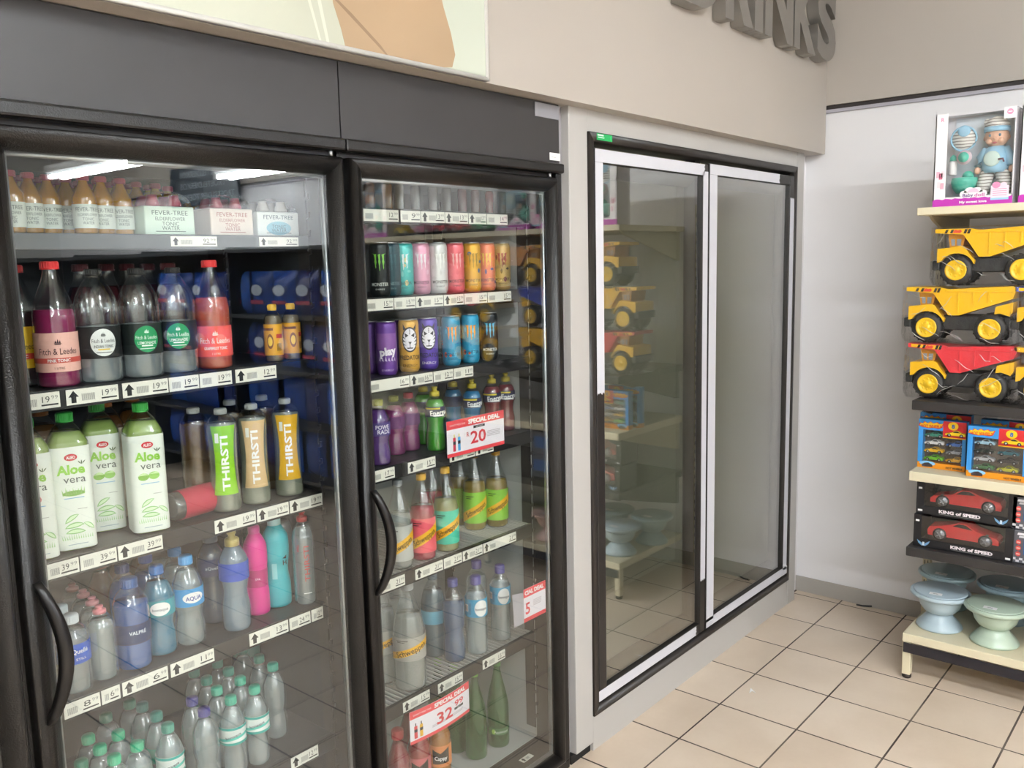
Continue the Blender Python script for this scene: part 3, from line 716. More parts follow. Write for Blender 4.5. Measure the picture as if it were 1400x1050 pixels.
def a_bona(pr, r, hh):
    pr.disc(r*.25, 0, r*.62, hh*.46, WHITE, 1); pr.text('bonaqua', r*.25, -.002, .0095, paint('#16324f', .5), w=r*1.08, bold=.015)
    for k in range(3): pr.rect(-r*(.75+.08*k), -r*(.71+.08*k), -hh*.35, hh*.3, paint('#0f6d96', .5))
    pr.rect(-r*1.35, -r*.98, -hh*.2, hh*.2, WHITE, 1); 
    for k in range(6): pr.rect(-r*(1.32-.055*k), -r*(1.295-.055*k), -hh*.15, hh*.15, INK, 2)
def a_bona2(pr, r, hh):
    T = paint('#2fa59b', .5); pr.rect(-r*1.5, r*1.5, hh*.36, hh*.5, T); pr.rect(-r*1.5, r*1.5, -hh*.5, -hh*.36, T)
    n = 10; lo = [(-r*1.5+3*r*i/n, -hh*.30+hh*.5*i/n*.6) for i in range(n+1)]; pr.band([(a, b-hh*.05) for a, b in lo], [(a, b+hh*.10) for a, b in lo], paint('#57c3b5', .5), .6)
    pr.text('bonaqua', -.002, hh*.02, .0075, paint('#17334a', .5), w=r*1.2, rot=.25, bold=.01)
def a_schw(bg2=None):
    def f(pr, r, hh):
        n = 16; U = r*1.45; Y = paint('#f1b51e', .45)
        lo = [(-U+2*U*i/n, -hh*.42+hh*.62*i/n) for i in range(n+1)]
        pr.band([(a, max(-hh*.5, b-hh*.10)) for a, b in lo], [(a, min(hh*.5, b+hh*.20)) for a, b in lo], Y, .7)
        pr.text('Schweppes', 0, -hh*.055, .0175, paint('#2b1a0a', .5), w=r*2.0, rot=math.atan2(hh*.62, 2*U)*1.0, bold=.012, lift=2)
        pr.rect(-r*.9, -r*.2, hh*.36, hh*.385, INK); pr.rect(-r*.9, -r*.4, hh*.30, hh*.32, INK)
    return f
def a_energade(col):
    def f(pr, r, hh):
        pr.rect(-r*1.2, r*.4, hh*.28, hh*.42, paint('#d8c637', .5)); pr.text('Energade', r*.55, 0, .0165, WHITE, w=r*2.3, bold=.02, rot=.08); pr.rect(-r*.3, r*.7, -hh*.36, -hh*.22, WHITE); pr.rect(-r*1.2, r*1.2, -hh*.49, -hh*.43, paint(col, .5))
    return f
def a_cappy(pr, r, hh):
    n = paint('#2a2522', .5); pr.poly([(-r*.8, hh*.34), (-r*.1, hh*.16), (r*.7, hh*.42), (r*.7, -hh*.3), (-r*.8, -hh*.36)], n, 1); pr.text('Cappy', -r*.05, -hh*.06, .013, WHITE, w=r*1.1, bold=.03, lift=3)
def a_appl(pr, r, hh):
    pr.disc(-r*.55, 0, .007, .009, paint('#9bc34a', .5)); pr.text('Appletiser', r*.15, 0, .010, paint('#e7ecdd', .5), w=r*1.3)
# ---- helper to set out one row: px = pixel of the bottle's middle at mid height
def X(px, py, y): return at(px, py, y=y).x
YF = .190                         # middle of the front row
G1 = 'left cooler, '
# left cooler, top shelf: mini tonics in four rows deep
AMB = liquid('#f0b240', '#e59f1c', .6)
k = 0
for row, (yy, cols) in enumerate(((.178, (16, 41, 67, 92, 116, 140, 166)), (.245, (8, 33, 58, 84, 110, 136, 162, 188, 214)), (.312, (22, 48, 74, 100, 126, 152, 178, 205, 231)))):
    for i, px in enumerate(cols):
        k += 1
        bottle('mini_tonic_bottle', 'small amber tonic bottle, %s row, %s from the left on the top shelf' % (('front', 'second', 'third')[row], ('first', 'second', 'third', 'fourth', 'fifth', 'sixth', 'seventh', 'eighth', 'ninth')[i]),
               'mini tonic bottles on the top shelf', X(px, 285, yy), yy, ZA, 'mini', .0245, .128, cap='#b5485c', liq=AMB, fill=.9, lab=(.10, .50, '#d6dcd2'), art=a_mini if row == 0 else None, jit=random.uniform(-.2, .2))
def carton(label, px0, px1, py, col, t1, ink, h, y=.165):
    a = at(px0, py, y=y); b = at(px1, py, y=y); W = b.x-a.x
    t = thing('tonic_carton', label, 'carton', ((a.x+b.x)/2, y, ZA), 0, 'tonic cartons on the top shelf')
    MB().box(-W/2, W/2, 0, .10, .0005, h, b=.003).build('sleeve', paint(col, .5, noise=.05, scale=30), t)
    pr = Print(); i = paint(ink, .5); pr.text('FEVER-TREE', 0, h*.78, .0105, i, w=W*.72); pr.text(t1, 0, h*.57, .008, i, w=W*.60) if t1 else pr.disc(0, h*.33, W*.30, h*.28, paint('#7fb6c9', .5), 1)
    pr.text('TONIC', 0, h*.40, .009, i, w=W*.34); pr.text('WATER', 0, h*.25, .009, i, w=W*.36); pr.rect(-W*.3, W*.3, h*.12, h*.145, i); pr.build('carton_print', t, y=-.0002, eps=.0004)
    # arched clear wrap over the four bottle tops
    n = 10; pts = [(-W/2*math.cos(PI*j/n)*.98, h+.001+.035*math.sin(PI*j/n)) for j in range(n+1)]
    MB().prism(pts, .006, .094, 'y', sm=True).build('shrink_wrap', WRAP, t)
    for s in (-1, 1):
        for yy in (.027, .073): MB().lathe([(.015, 0), (.017, .004), (.012, .018), (.011, .026), (0, .026)], 14, s*W*.22, yy, h+.001).build('bottle_top', paint('#b8505e' if t1 else '#c9c4bb', .4), t)
    return t
carton('pale green elderflower tonic carton, first of the three cartons on the top shelf', 198, 266, 300, '#cfe0cf', 'ELDERFLOWER', '#5c6e63', .066)
carton('pale pink tonic carton in clear wrap between two other cartons', 288, 346, 300, '#e3d3c8', 'ELDERFLOWER', '#b0706a', .066)
carton('white tonic carton with a blue disc, rightmost on the top shelf', 352, 408, 300, '#dfe2df', None, '#32505c', .062)
# second shelf
g = 'tonic bottles on the second shelf'
PINK = liquid('#d26a96', '#b83a74', .55); CORAL = liquid('#f08a72', '#e66a50', .6); MAR = liquid('#7a3a3c', '#4a1a20', .6)
bottle('tonic_bottle', 'pink tonic bottle with red cap and pale pink label', g, X(78, 480, YF), YF, ZB, 'tonic', .043, .268, '#d8393a', PINK, .62, (.13, .44, '#eeb9ac'), a_fitch_band('PINK TONIC', '#c9564c', '#4a2c33'))
bottle('tonic_bottle', 'dark tonic bottle with a bright yellow label at the door edge', g, X(30, 490, .215), .215, ZB, 'tonic', .042, .262, '#c24040', liquid('#6b5a58', '#4a3c3a', .4), .62, (.16, .50, '#f0c81e'), a_yellow, fk=1.1)
bottle('tonic_bottle', 'clear tonic bottle with a round white label', g, X(135, 470, YF), YF, ZB, 'dome', .046, .250, '#22201f', WATER, .5, (.22, .50, '#1d1f20'), a_fitch_round('#e3e6e4', '#2b2b2b', 'INDIAN TONIC'), jit=.15)
bottle('lemonade_bottle', 'clear lemonade bottle with round green label beside the white-label one', g, X(193, 465, YF), YF, ZB, 'dome', .0455, .250, '#22201f', WATER, .5, (.22, .50, '#1b2220'), a_fitch_round('#17965a', '#eef3ee', 'LEMONADE'), jit=.2)
bottle('lemonade_bottle', 'clear lemonade bottle with round green label next to the coral bottle', g, X(242, 460, YF), YF, ZB, 'dome', .0455, .250, '#22201f', WATER, .5, (.22, .50, '#1b2220'), a_fitch_round('#17965a', '#eef3ee', 'LEMONADE'))
bottle('tonic_bottle', 'coral grapefruit tonic bottle with red cap', g, X(292, 455, YF), YF, ZB, 'tonic', .042, .266, '#d8393a', CORAL, .66, (.12, .40, '#ef5a45'), a_fitch_band('GRAPEFRUIT TONIC', None, '#f6e6dd'))
YEL = liquid('#e3c67a', '#d8b34e', .5)
bottle('ginger_bottle', 'small yellow bottle with yellow cap, left of the pair', 'pair of small yellow bottles', X(373, 445, .185), .185, ZB, 'still', .0235, .150, '#e8b922', liquid('#c9b9a0', '#a8977c', .4), .8, (.12, .66, '#e0a32c'), a_ginger, jit=-.3)
bottle('ginger_bottle', 'small yellow bottle with yellow cap, right of the pair', 'pair of small yellow bottles', X(398, 445, .185), .185, ZB, 'still', .0235, .150, '#e8b922', liquid('#c9b9a0', '#a8977c', .4), .8, (.12, .66, '#e0a32c'), a_ginger, jit=.2)
for i, px in enumerate((112, 148, 176, 204, 232)):
    bottle('tonic_bottle', 'dark maroon tonic bottle in the back row, %s from the left' % ('first', 'second', 'third', 'fourth', 'fifth')[i], 'maroon bottles behind the clear tonics', X(px, 400, .31), .31, ZB, 'tonic', .042, .262, '#5a1f26', MAR, .8, (.13, .44, '#54282c'))
# third shelf: aloe bottles
g = 'aloe bottles on the third shelf'
ALO = liquid('#d5e6a8', '#bcd876', .6); AW = paint('#e6ebe2', .35, noise=.03, scale=30)
for px, yy, fr, lb in ((40, .19, 'pink', 'aloe bottle with pink fruit cut off by the door edge'), (95, .19, 'splash', 'aloe bottle with a green splash on its white sleeve'), (140, .285, 'lime', 'aloe bottle standing further back between two others'), (199, .19, 'lime', 'aloe bottle with cut limes on its white sleeve, front')):
    bottle('aloe_bottle', lb, g, X(px, 650, yy), yy, ZC_, 'square', .0405, .305, '#2f9a3c', ALO, .86, (.02, .765, AW), a_aloe(fr), fk=.55 if px < 150 else .45, jit=-.05)
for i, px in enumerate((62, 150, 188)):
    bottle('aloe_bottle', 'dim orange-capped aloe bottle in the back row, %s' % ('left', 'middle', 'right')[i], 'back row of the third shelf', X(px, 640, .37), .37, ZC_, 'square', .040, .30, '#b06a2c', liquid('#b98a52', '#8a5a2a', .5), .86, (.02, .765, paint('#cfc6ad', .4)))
lb = bottle('fallen_bottle', 'clear bottle with a red label lying on its side', None, X(231, 700, .20), .200, ZC_+.037, 'water', .036, .205, '#8a8a8a', liquid('#cfcac4', '#8d8882', .25), .85, (.12, .62, '#b52b42'), None, rz=0)
lb.rotation_euler = (0, PI/2, .12)
g = 'slim sleeved bottles on the third shelf'
SL = liquid('#e4e6da', '#ccd0bc', .3)
for px, col, lb, yy in ((305, '#8cc81f', 'slim clear bottle with a lime green upright label', .19), (347, '#d8b88a', 'slim clear bottle with a peach upright label', .19), (393, '#d9a81a', 'slim clear bottle with a mustard yellow upright label', .19)):
    bottle('slim_bottle', lb, g, X(px, 620, yy), yy, ZC_, 'thirst', .038, .262, '#9a9c98', SL, .86, (.0, .001, '#888888'), None)
    root = [o for o in C.objects if o.get('label') == lb][0]
    pr = Print(); a_thirst(col)(pr, .0385, .175); o = pr.build('label', root, r=.0390, z=.135)
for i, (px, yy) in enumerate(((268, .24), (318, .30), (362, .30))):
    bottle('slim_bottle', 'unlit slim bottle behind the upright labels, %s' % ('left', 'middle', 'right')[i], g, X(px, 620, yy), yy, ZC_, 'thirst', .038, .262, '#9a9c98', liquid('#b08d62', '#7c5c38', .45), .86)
# fourth shelf: waters
g = 'water bottles on the fourth shelf'
LBL = liquid('#dcebf4', '#c2d8ea', .2)
BLUEL = liquid('#3f8ad8', '#2c6ec0', .6); TEALB = liquid('#6cc0dc', '#4aa2c6', .5)
bottle('water_bottle', 'still water bottle with white cap and royal blue label', g, X(103, 920, .185), .185, ZD, 'still', .035, .175, '#cfd6dc', WATER, .8, (.40, .66, '#1d55c0'), a_word('aQuellé', '#eef2f7', .0105, .040, .15, lambda pr, r, hh: pr.text('STILL', .004, -hh*.25, .0055, WHITE, w=.022)), jit=.25)
bottle('water_bottle', 'clear water bottle with pink sport cap, front', g, X(142, 905, .185), .185, ZD, 'still', .031, .172, '#d98088', WATER, .8, sport=True)
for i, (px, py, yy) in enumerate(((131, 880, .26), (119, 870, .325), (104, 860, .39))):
    bottle('water_bottle', 'clear water bottle with pink sport cap, %s behind the front one' % ('first', 'second', 'third')[i], g, X(px, py, yy), yy, ZD, 'still', .031, .172, ('#c98088', '#b87078', '#9a5a58')[i], WATER, .8, sport=True)  # cap pink darkens row by row, depth shade put into the colour
bottle('water_bottle', 'still water bottle with white cap behind the blue-label one', g, X(88, 900, .26), .26, ZD, 'still', .035, .175, '#b9c6cc', WATER, .8, (.40, .66, '#1d55c0'))
bottle('water_bottle', 'deep blue water bottle with a navy label', g, X(183, 880, .19), .19, ZD, 'still', .040, .215, '#24508c', BLUEL, .74, (.30, .52, '#17305c'), a_word('VALPRÉ', '#dfe8f2', .0085, .038, .1), jit=.2)
bottle('water_bottle', 'blue water bottle with a wavy teal label', g, X(220, 860, .20), .20, ZD, 'water', .036, .220, '#2b66a8', TEALB, .82, (.46, .64, '#2f9aa6'), lambda pr, r, hh: (pr.disc(0, 0, .024, hh*.42, WHITE, 1), pr.text('bonaqua', 0, -.001, .0075, paint('#17334a', .5), w=.036)))
bottle('water_bottle', 'clear water bottle with sky blue cap and label', g, X(259, 840, .19), .19, ZD, 'water', .037, .225, '#3f9ad8', WATER, .84, (.46, .66, '#3d97d3'), lambda pr, r, hh: (pr.disc(.010, 0, .026, hh*.30, WHITE, 1), pr.text('AQUA', .010, -.001, .010, paint('#27439a', .5), w=.038, bold=.02)))
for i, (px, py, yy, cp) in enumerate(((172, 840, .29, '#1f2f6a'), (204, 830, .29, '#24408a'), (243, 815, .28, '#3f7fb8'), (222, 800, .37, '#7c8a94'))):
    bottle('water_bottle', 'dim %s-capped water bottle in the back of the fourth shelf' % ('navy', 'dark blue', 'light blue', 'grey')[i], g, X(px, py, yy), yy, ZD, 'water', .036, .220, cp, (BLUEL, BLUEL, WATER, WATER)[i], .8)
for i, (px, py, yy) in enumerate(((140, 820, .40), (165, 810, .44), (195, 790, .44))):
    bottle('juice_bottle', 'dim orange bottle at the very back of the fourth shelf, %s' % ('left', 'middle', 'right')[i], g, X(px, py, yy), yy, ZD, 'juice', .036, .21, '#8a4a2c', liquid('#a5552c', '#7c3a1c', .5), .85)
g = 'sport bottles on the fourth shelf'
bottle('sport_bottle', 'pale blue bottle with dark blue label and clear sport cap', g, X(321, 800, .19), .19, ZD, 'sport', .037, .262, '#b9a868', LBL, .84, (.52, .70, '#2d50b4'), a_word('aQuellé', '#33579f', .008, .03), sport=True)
bottle('sport_bottle', 'shadowed blue-label bottle behind the clear sport cap bottle', g, X(291, 790, .28), .28, ZD, 'sport', .037, .255, '#4a5a6c', liquid('#6c84a0', '#4a5f7c', .4), .84, (.52, .70, '#1f2f5c'), a_word('aQuellé', '#b9c4d4', .008, .04), sport=True)  # cap, liquid and label darkened to paint in the shade behind
PK = paint('#e0288e', .4); TQ = paint('#3bb3bd', .35)
bottle('sport_bottle', 'magenta pink bottle with sport cap', g, X(351, 790, .235), .235, ZD, 'sport', .031, .262, '#e05aa2', None, .9, (.30, .48, '#b8186e'), a_word('SPA', '#f0c8dc', .006), sport=True, shell=PK)
bottle('sport_bottle', 'turquoise bottle with pale sport cap', g, X(379, 790, .185), .185, ZD, 'sport', .036, .268, '#b5dfe2', None, .9, None, sport=True, shell=TQ)
tq = [o for o in C.objects if o.get('label') == 'turquoise bottle with pale sport cap'][0]
pr = Print(); pr.rect(-.016, -.002, -.022, .022, paint('#8fd0d4', .5), .5); pr.text('H', .020, .022, .013, INK, bold=.03); pr.poly([(.014, .034), (.028, .042), (.026, .031)], INK); pr.build('label', tq, r=.0362, z=.105)
bottle('sport_bottle', 'clear still water bottle with red cap, front right', g, X(418, 775, .19), .19, ZD, 'still', .031, .262, '#b8363a', WATER, .84, None, sport=True)
bottle('sport_bottle', 'clear still water bottle with red cap, behind the turquoise bottle', g, X(393, 770, .27), .27, ZD, 'still', .031, .262, '#7c2a30', WATER, .84, None, sport=True)  # same red cap in a darker copy, shade painted into it
fr = [o for o in C.objects if o.get('label') == 'clear still water bottle with red cap, front right'][0]
pr = Print(); R_ = paint('#c8383c', .5); pr.text('STILL', -.018, .045, .005, R_, rot=PI/2, w=.02, bold=.03); pr.text('THIRSTI', .004, .0, .014, R_, rot=PI/2, w=.10); pr.rect(-.008, .014, -.085, -.083, WHITE); pr.build('label', fr, r=.0313, z=.120)
# fifth shelf: green-capped waters in ranks
g = 'green-capped waters on the lowest shelf'
NAMES = ('first', 'second', 'third', 'fourth', 'fifth', 'sixth', 'seventh', 'eighth')
caps = [(232, 1000, .190, '#2c8a78', a_bona2, 'front'), (216, 975, .265, '#2c8478', None, 'second'), (196, 955, .34, '#2a6a64', None, 'third'),  # cap colours carry painted shade, darker towards the back rows
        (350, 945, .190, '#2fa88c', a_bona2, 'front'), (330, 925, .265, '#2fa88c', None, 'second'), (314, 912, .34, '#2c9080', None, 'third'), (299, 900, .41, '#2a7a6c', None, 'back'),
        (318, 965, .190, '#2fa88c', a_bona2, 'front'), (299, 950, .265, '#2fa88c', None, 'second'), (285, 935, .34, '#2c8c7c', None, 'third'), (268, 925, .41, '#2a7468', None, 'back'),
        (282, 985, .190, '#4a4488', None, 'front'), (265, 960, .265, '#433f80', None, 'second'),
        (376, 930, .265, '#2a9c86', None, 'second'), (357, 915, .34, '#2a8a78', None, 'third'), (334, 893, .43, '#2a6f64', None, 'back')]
cols = {}
for px, py, yy, cp, art, rk in caps:
    colname = 'purple-capped' if cp in ('#4a4488', '#433f80') else 'teal-capped'
    side = 'left' if px < 245 else ('middle' if px < 300 or (px in (318, 299)) else 'right')
    cols.setdefault((colname, rk), 0); cols[(colname, rk)] += 1
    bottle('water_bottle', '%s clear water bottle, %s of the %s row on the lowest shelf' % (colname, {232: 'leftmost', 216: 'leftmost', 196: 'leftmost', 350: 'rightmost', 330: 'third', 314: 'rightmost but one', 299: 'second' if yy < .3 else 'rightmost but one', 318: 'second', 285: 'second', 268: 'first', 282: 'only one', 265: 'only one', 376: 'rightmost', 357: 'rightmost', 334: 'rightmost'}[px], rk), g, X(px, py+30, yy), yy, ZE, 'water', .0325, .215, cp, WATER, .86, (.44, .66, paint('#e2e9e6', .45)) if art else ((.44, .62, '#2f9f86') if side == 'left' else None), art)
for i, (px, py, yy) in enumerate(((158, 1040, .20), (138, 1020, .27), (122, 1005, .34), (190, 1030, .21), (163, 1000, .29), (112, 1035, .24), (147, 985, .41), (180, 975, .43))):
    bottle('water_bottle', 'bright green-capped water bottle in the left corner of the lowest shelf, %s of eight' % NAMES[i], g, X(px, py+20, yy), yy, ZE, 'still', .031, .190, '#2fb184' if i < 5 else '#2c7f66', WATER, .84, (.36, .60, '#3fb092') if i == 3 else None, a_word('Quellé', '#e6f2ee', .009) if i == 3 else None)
bottle('water_bottle', 'large teal water bottle with navy label at the right end of the lowest shelf', g, X(418, 970, .235), .235, ZE, 'still', .044, .262, '#2fae98', liquid('#7fc4bc', '#5fb0a8', .42), .74, (.42, .62, '#234656'), a_word('VALPRÉ', '#e3edf0', .009, .042), jit=.2)
# ------------------------------------------------------------------ right cooler
def can(name, label, group, x, y, z, col, art=None, r=.0300, h=.158, jit=0, fk=.85, top='#b9bcc0'):
    x, y = settle(x, y, z, r)
    t = thing(name, label, 'can', (x, y, z), facing(x, y, fk, jit), group)
    k = ('can', r, h)
    if k not in _PM:
        _PM[k] = MB().lathe([(r*.80, 0), (r*.86, .002), (r*.98, .010), (r, .016), (r, h-.016), (r*.97, h-.010), (r*.88, h-.003)], 28).mesh('can_body')
        _PM[k+(1,)] = MB().lathe([(r*.88, h-.003), (r*.90, h), (r*.86, h+.0005), (r*.83, h-.004), (r*.3, h-.0045), (0, h-.0045)], 28).box(-.004, .004, -.013, .004, h-.0045, h-.003, b=.0006).mesh('can_lid')
    me = _PM[k]
    if len(me.materials) == 0: me.materials.append(None)
    o = obj('can_body', me, None, t); o.material_slots[0].link = 'OBJECT'; o.material_slots[0].material = paint(col, .3, metal=.25, noise=.04, scale=40)
    obj('lid', _PM[k+(1,)], STEEL, t)
    if art: pr = Print(); art(pr, r, h); pr.build('can_print', t, r=r+.0002, z=h/2, eps=.0003)
    return t
def claw(pr, cu, cv, s, m, lift=2):
    rnd = random.Random(5)
    for k, (dx, L_) in enumerate(((-.34, .82), (0, 1.0), (.34, .9))):
        pts = [(dx-.12, .5), (dx+.10, .54), (dx+.07, .2), (dx+.11, .05), (dx+.04, -.15), (dx+.06, .5-L_*.9), (dx+.0, .5-L_), (dx-.04, -.1), (dx-.09, .08), (dx-.05, .22)]
        pr.poly([(cu+a*s, cv+b*s*1.45) for a, b in pts], m, lift)
    for sg in (-1, 1): pr.poly([(cu+sg*.30*s, cv+.70*s), (cu+sg*.62*s, cv+.84*s), (cu+sg*.46*s, cv+.70*s)], m, lift)
def a_monster(mcol, tcol, swirl=None):
    def f(pr, r, h):
        if swirl:
            rr = random.Random(len(swirl)*3)
            for k in range(14):
                a = rr.uniform(-r*1.5, r*1.5); b = rr.uniform(-h*.35, h*.32); c = paint(swirl[k % len(swirl)], .4)
                pr.disc(a, b, rr.uniform(.003, .008), rr.uniform(.003, .010), c, .5+.03*k, n=7, rings=2)
        claw(pr, 0, h*.12, .033, paint(mcol, .4)); pr.text('MONSTER', 0, -h*.27, .0095, paint(tcol, .4), w=r*1.75, bold=.01); pr.text('ENERGY', 0, -h*.36, .0045, paint(tcol, .4), w=r*.9)
    return f
g = 'energy cans on the second shelf of the right cooler'
for px, col, m_, t_, sw, lb in ((519, '#1c1f20', '#7ac142', '#dfe3df', None, 'black energy can with green claw marks'), (534, '#23424a', '#2f5a62', '#8fa6a8', None, 'dark slate energy can squeezed in behind the black one'),
        (552, '#3fb3ae', '#e3eceb', '#1f4a4c', ['#7fcac4', '#2a8f90', '#d8c58a'], 'teal patterned energy can'), (575, '#e0a0b8', '#f1e6ea', '#6a3a4e', ['#d586a6', '#e8b9cb'], 'pink energy can with white claw marks'), (599, '#dcdad8', '#f7f5f2', '#55524f', ['#cfcdca'], 'white energy can with grey lettering'),
        (622, '#e56a74', '#f0b8b4', '#5a1f28', ['#d95560'], 'coral red energy can'), (645, '#e0a62c', '#a07a1c', '#5a3c10', ['#e8bd4c', '#3a5a8a'], 'golden yellow energy can'), (665, '#e07a58', '#e8c85a', '#3a2a4a', ['#4a4a8a', '#d9553f', '#f0a060'], 'orange energy can with violet blotches'), (686, '#b89a62', '#8a2f3a', '#3a2a1c', ['#4a3a2a', '#d8c08a', '#6a1f2c'], 'tan and brown patterned energy can, last in its row')):
    yy = .188 if px != 534 else .215
    can('energy_can', lb, g, X(px, 370, yy), yy, Z1, col, a_monster(m_, t_, sw), jit=random.uniform(-.15, .15))
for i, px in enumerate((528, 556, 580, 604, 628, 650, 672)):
    can('energy_can', 'half-hidden energy can in the second row behind the clawed cans, %s from the left' % NAMES[i], g, X(px, 370, .26), .26, Z1, ('#1c1f20', '#3a8f8c', '#c98aa2', '#c2c0be', '#c95a64', '#c08e24', '#b86a4a')[i])  # shaded copies of the front-row can colours
def a_predator(bg, ln):
    def f(pr, r, h):
        d = paint('#1a1420', .4); w_ = paint('#ece8f0', .4)
        pr.disc(0, h*.12, r*.78, h*.24, d, .5); pr.disc(0, h*.12, r*.68, h*.21, w_, .8)
        for s in (-1, 1):
            pr.poly([(s*r*.12, h*.20), (s*r*.5, h*.25), (s*r*.42, h*.16)], d, 2); pr.poly([(s*r*.62, h*.30), (s*r*.30, h*.31), (s*r*.66, h*.42)], d, 2)
            for k in range(3): pr.poly([(s*r*.72, h*(.20-.07*k)), (s*r*.36, h*(.13-.06*k)), (s*r*.70, h*(.16-.07*k))], d, 2)
        pr.poly([(-r*.16, h*.08), (r*.16, h*.08), (0, h*.02)], d, 2); pr.rect(-r*.03, r*.03, -h*.03, h*.03, d, 2); pr.rect(-r*.28, r*.28, -h*.05, -h*.03, d, 2)
        for k in range(5): pr.rect(-.002+.0 , .002, h*(.22+.02*k), h*(.23+.02*k), d, 2)
        pr.text('PREDATOR', 0, -h*.22, .013, paint(ln, .4), w=r*2.2, bold=.02); pr.text('ENERGY', 0, -h*.37, .008, paint('#1c1620' if bg == 'g' else '#e8e0f0', .4), w=r*1.5)
    return f
def a_play(pr, r, h):
    c = paint('#c9b8da', .4); pr.rect(-r*1.1, r*1.1, -h*.02, h*.28, paint('#8a5aa2', .4), .4); pr.text('play', r*.05, -h*.05, .022, paint('#efe6f2', .4), w=r*1.7, bold=.05, rot=.12)
    for k in range(6): pr.poly([(-r*.9+k*.3*r, -h*.22), (-r*.8+k*.3*r, -h*.14-.02*h*(k % 2)), (-r*.68+k*.3*r, -h*.24)], c, 1)
    pr.text('ENERGY', 0, -h*.40, .006, c, w=r*1.2)
g = 'cans on the third shelf of the right cooler'
for px, col, art, lb in ((528, '#6a3f96', a_play, 'purple energy can with big slanted white word'), (559, '#d9a544', a_predator('g', '#2a1c0c'), 'gold energy can with an animal face'), (585, '#5a3fa8', a_predator('p', '#1c1430'), 'violet energy can with an animal face'),
        (617, '#2b93ba', a_monster('#e08a3a', '#103a52', ['#1f7fae', '#d9582f', '#3fb0d8']), 'blue and orange energy can beside the violet one'), (643, '#2b9ac4', a_monster('#ef9a2f', '#123c55', ['#1f86b4', '#d9582f', '#4ab8dc']), 'blue and orange energy can beside the black one'), (669, '#1f2326', a_monster('#4fb3d8', '#dfe6ea', ['#2c3438']), 'black energy can with pale blue claw marks')):
    can('energy_can', lb, g, X(px, 470, .190), .190, Z2, col, art, r=.0315 if px < 600 else .0300, h=.160)
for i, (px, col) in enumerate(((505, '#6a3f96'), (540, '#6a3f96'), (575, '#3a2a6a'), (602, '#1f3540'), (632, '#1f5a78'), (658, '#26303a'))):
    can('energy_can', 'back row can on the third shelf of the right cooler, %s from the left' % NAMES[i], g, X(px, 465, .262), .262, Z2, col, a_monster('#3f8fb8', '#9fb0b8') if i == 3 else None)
g = 'slim bottles on the top shelf of the right cooler'
for i, (px, col) in enumerate(((506, '#c98a6a'), (530, '#d9a04a'), (546, '#c9c4b8'), (568, '#d9d6cc'), (592, '#d8cfc6'), (611, '#cfcac4'), (632, '#d88a92'), (650, '#d9a09a'), (669, '#c9505a'), (686, '#cfd4cc'))):
    bottle('slim_bottle', 'clear slim bottle on the top shelf of the right cooler, %s from the left' % (NAMES+('ninth', 'tenth'))[i], g, X(px, 280, .215), .215, Z0, 'still', .0165, .098, None, liquid('#efe6dc', col, .35), .8)
# sport drinks
g = 'sport drinks on the fourth shelf of the right cooler'
GRN = liquid('#8fe06a', '#58c23c', .6); BLU = liquid('#5ab4e6', '#2f96d0', .65); RED = liquid('#b04456', '#8c2438', .65); PUR = liquid('#a878c4', '#7e52a6', .6); MAG = liquid('#d07ab0', '#b0508e', .6)
def ener(lb, px, py, yy, lq, col, nm=True): return bottle('sport_drink', lb, g, X(px, py, yy), yy, Z3, 'sport', .0315, .205, '#bfae3a', lq, .80, (.53, .70, '#1f2750'), a_energade(col) if nm else None, sport=True)
ener('green sport drink with navy label', 596, 600, .185, GRN, '#3f9a2f')
ener('bright blue sport drink with yellow sport cap', 646, 570, .205, BLU, '#1f74ac')
ener('dark red sport drink next to the blue one', 673, 565, .225, RED, '#6a1526')
ener('dark red sport drink at the right end', 692, 560, .205, RED, '#6a1526')
ener('green sport drink behind the front green one', 580, 580, .29, GRN, '#3f9a2f', False)
ener('blue sport drink behind the price card', 620, 560, .285, BLU, '#1f74ac', False)
bottle('isotonic_bottle', 'purple isotonic bottle with white lettering at the door edge', g, X(519, 620, .185), .185, Z3, 'water', .034, .195, '#8a8a3a', PUR, .84, (.46, .66, '#5a4a8a'), a_word('POWE', '#e6e0f0', .012, .042, .18, lambda pr, r, hh: pr.text('RADE', .004, -hh*.18, .012, paint('#e6e0f0', .5), w=.040, bold=.02), bold=.02), fk=.5)
bottle('isotonic_bottle', 'magenta isotonic bottle left of the pair behind the purple one', g, X(540, 600, .25), .25, Z3, 'water', .034, .185, '#8a8a3a', MAG, .84, (.46, .66, '#6a3a6a'), fk=.5)
bottle('isotonic_bottle', 'magenta isotonic bottle right of the pair behind the purple one', g, X(560, 595, .25), .25, Z3, 'water', .034, .185, '#a83a4a', MAG, .84, (.46, .66, '#6a3a6a'), fk=.5)
# Schweppes shelf
g = 'diagonal-label bottles on the wire shelf'
CLR = liquid('#f2f3f2', '#e2e4e1', .16); ROSE = liquid('#e2607a', '#d23f5c', .6); PALE = liquid('#e9e6b4', '#d6d298', .5); OLV = liquid('#d9c06a', '#b89c44', .55)
def schw(lb, px, py, yy, z, lq, col, cp, h=.275, r=.0405, fill=.62, art=True, lo=.10, hi=.50): return bottle('mixer_bottle', lb, g, X(px, py, yy), yy, z, 'schw', r, h, cp, lq, fill, (lo, hi, col), a_schw() if art else None)
schw('clear mixer bottle with silver label and yellow diagonal', 546, 730, .190, Z4, CLR, '#b9bab6', '#8a8c8e')
schw('pink mixer bottle with coral label and yellow diagonal', 578, 720, .190, Z4, ROSE, '#e85a68', '#d9a82a')
schw('pale lemon mixer bottle with mint label and yellow diagonal', 610, 705, .190, Z4, PALE, '#4fc2a4', '#d9a82a')
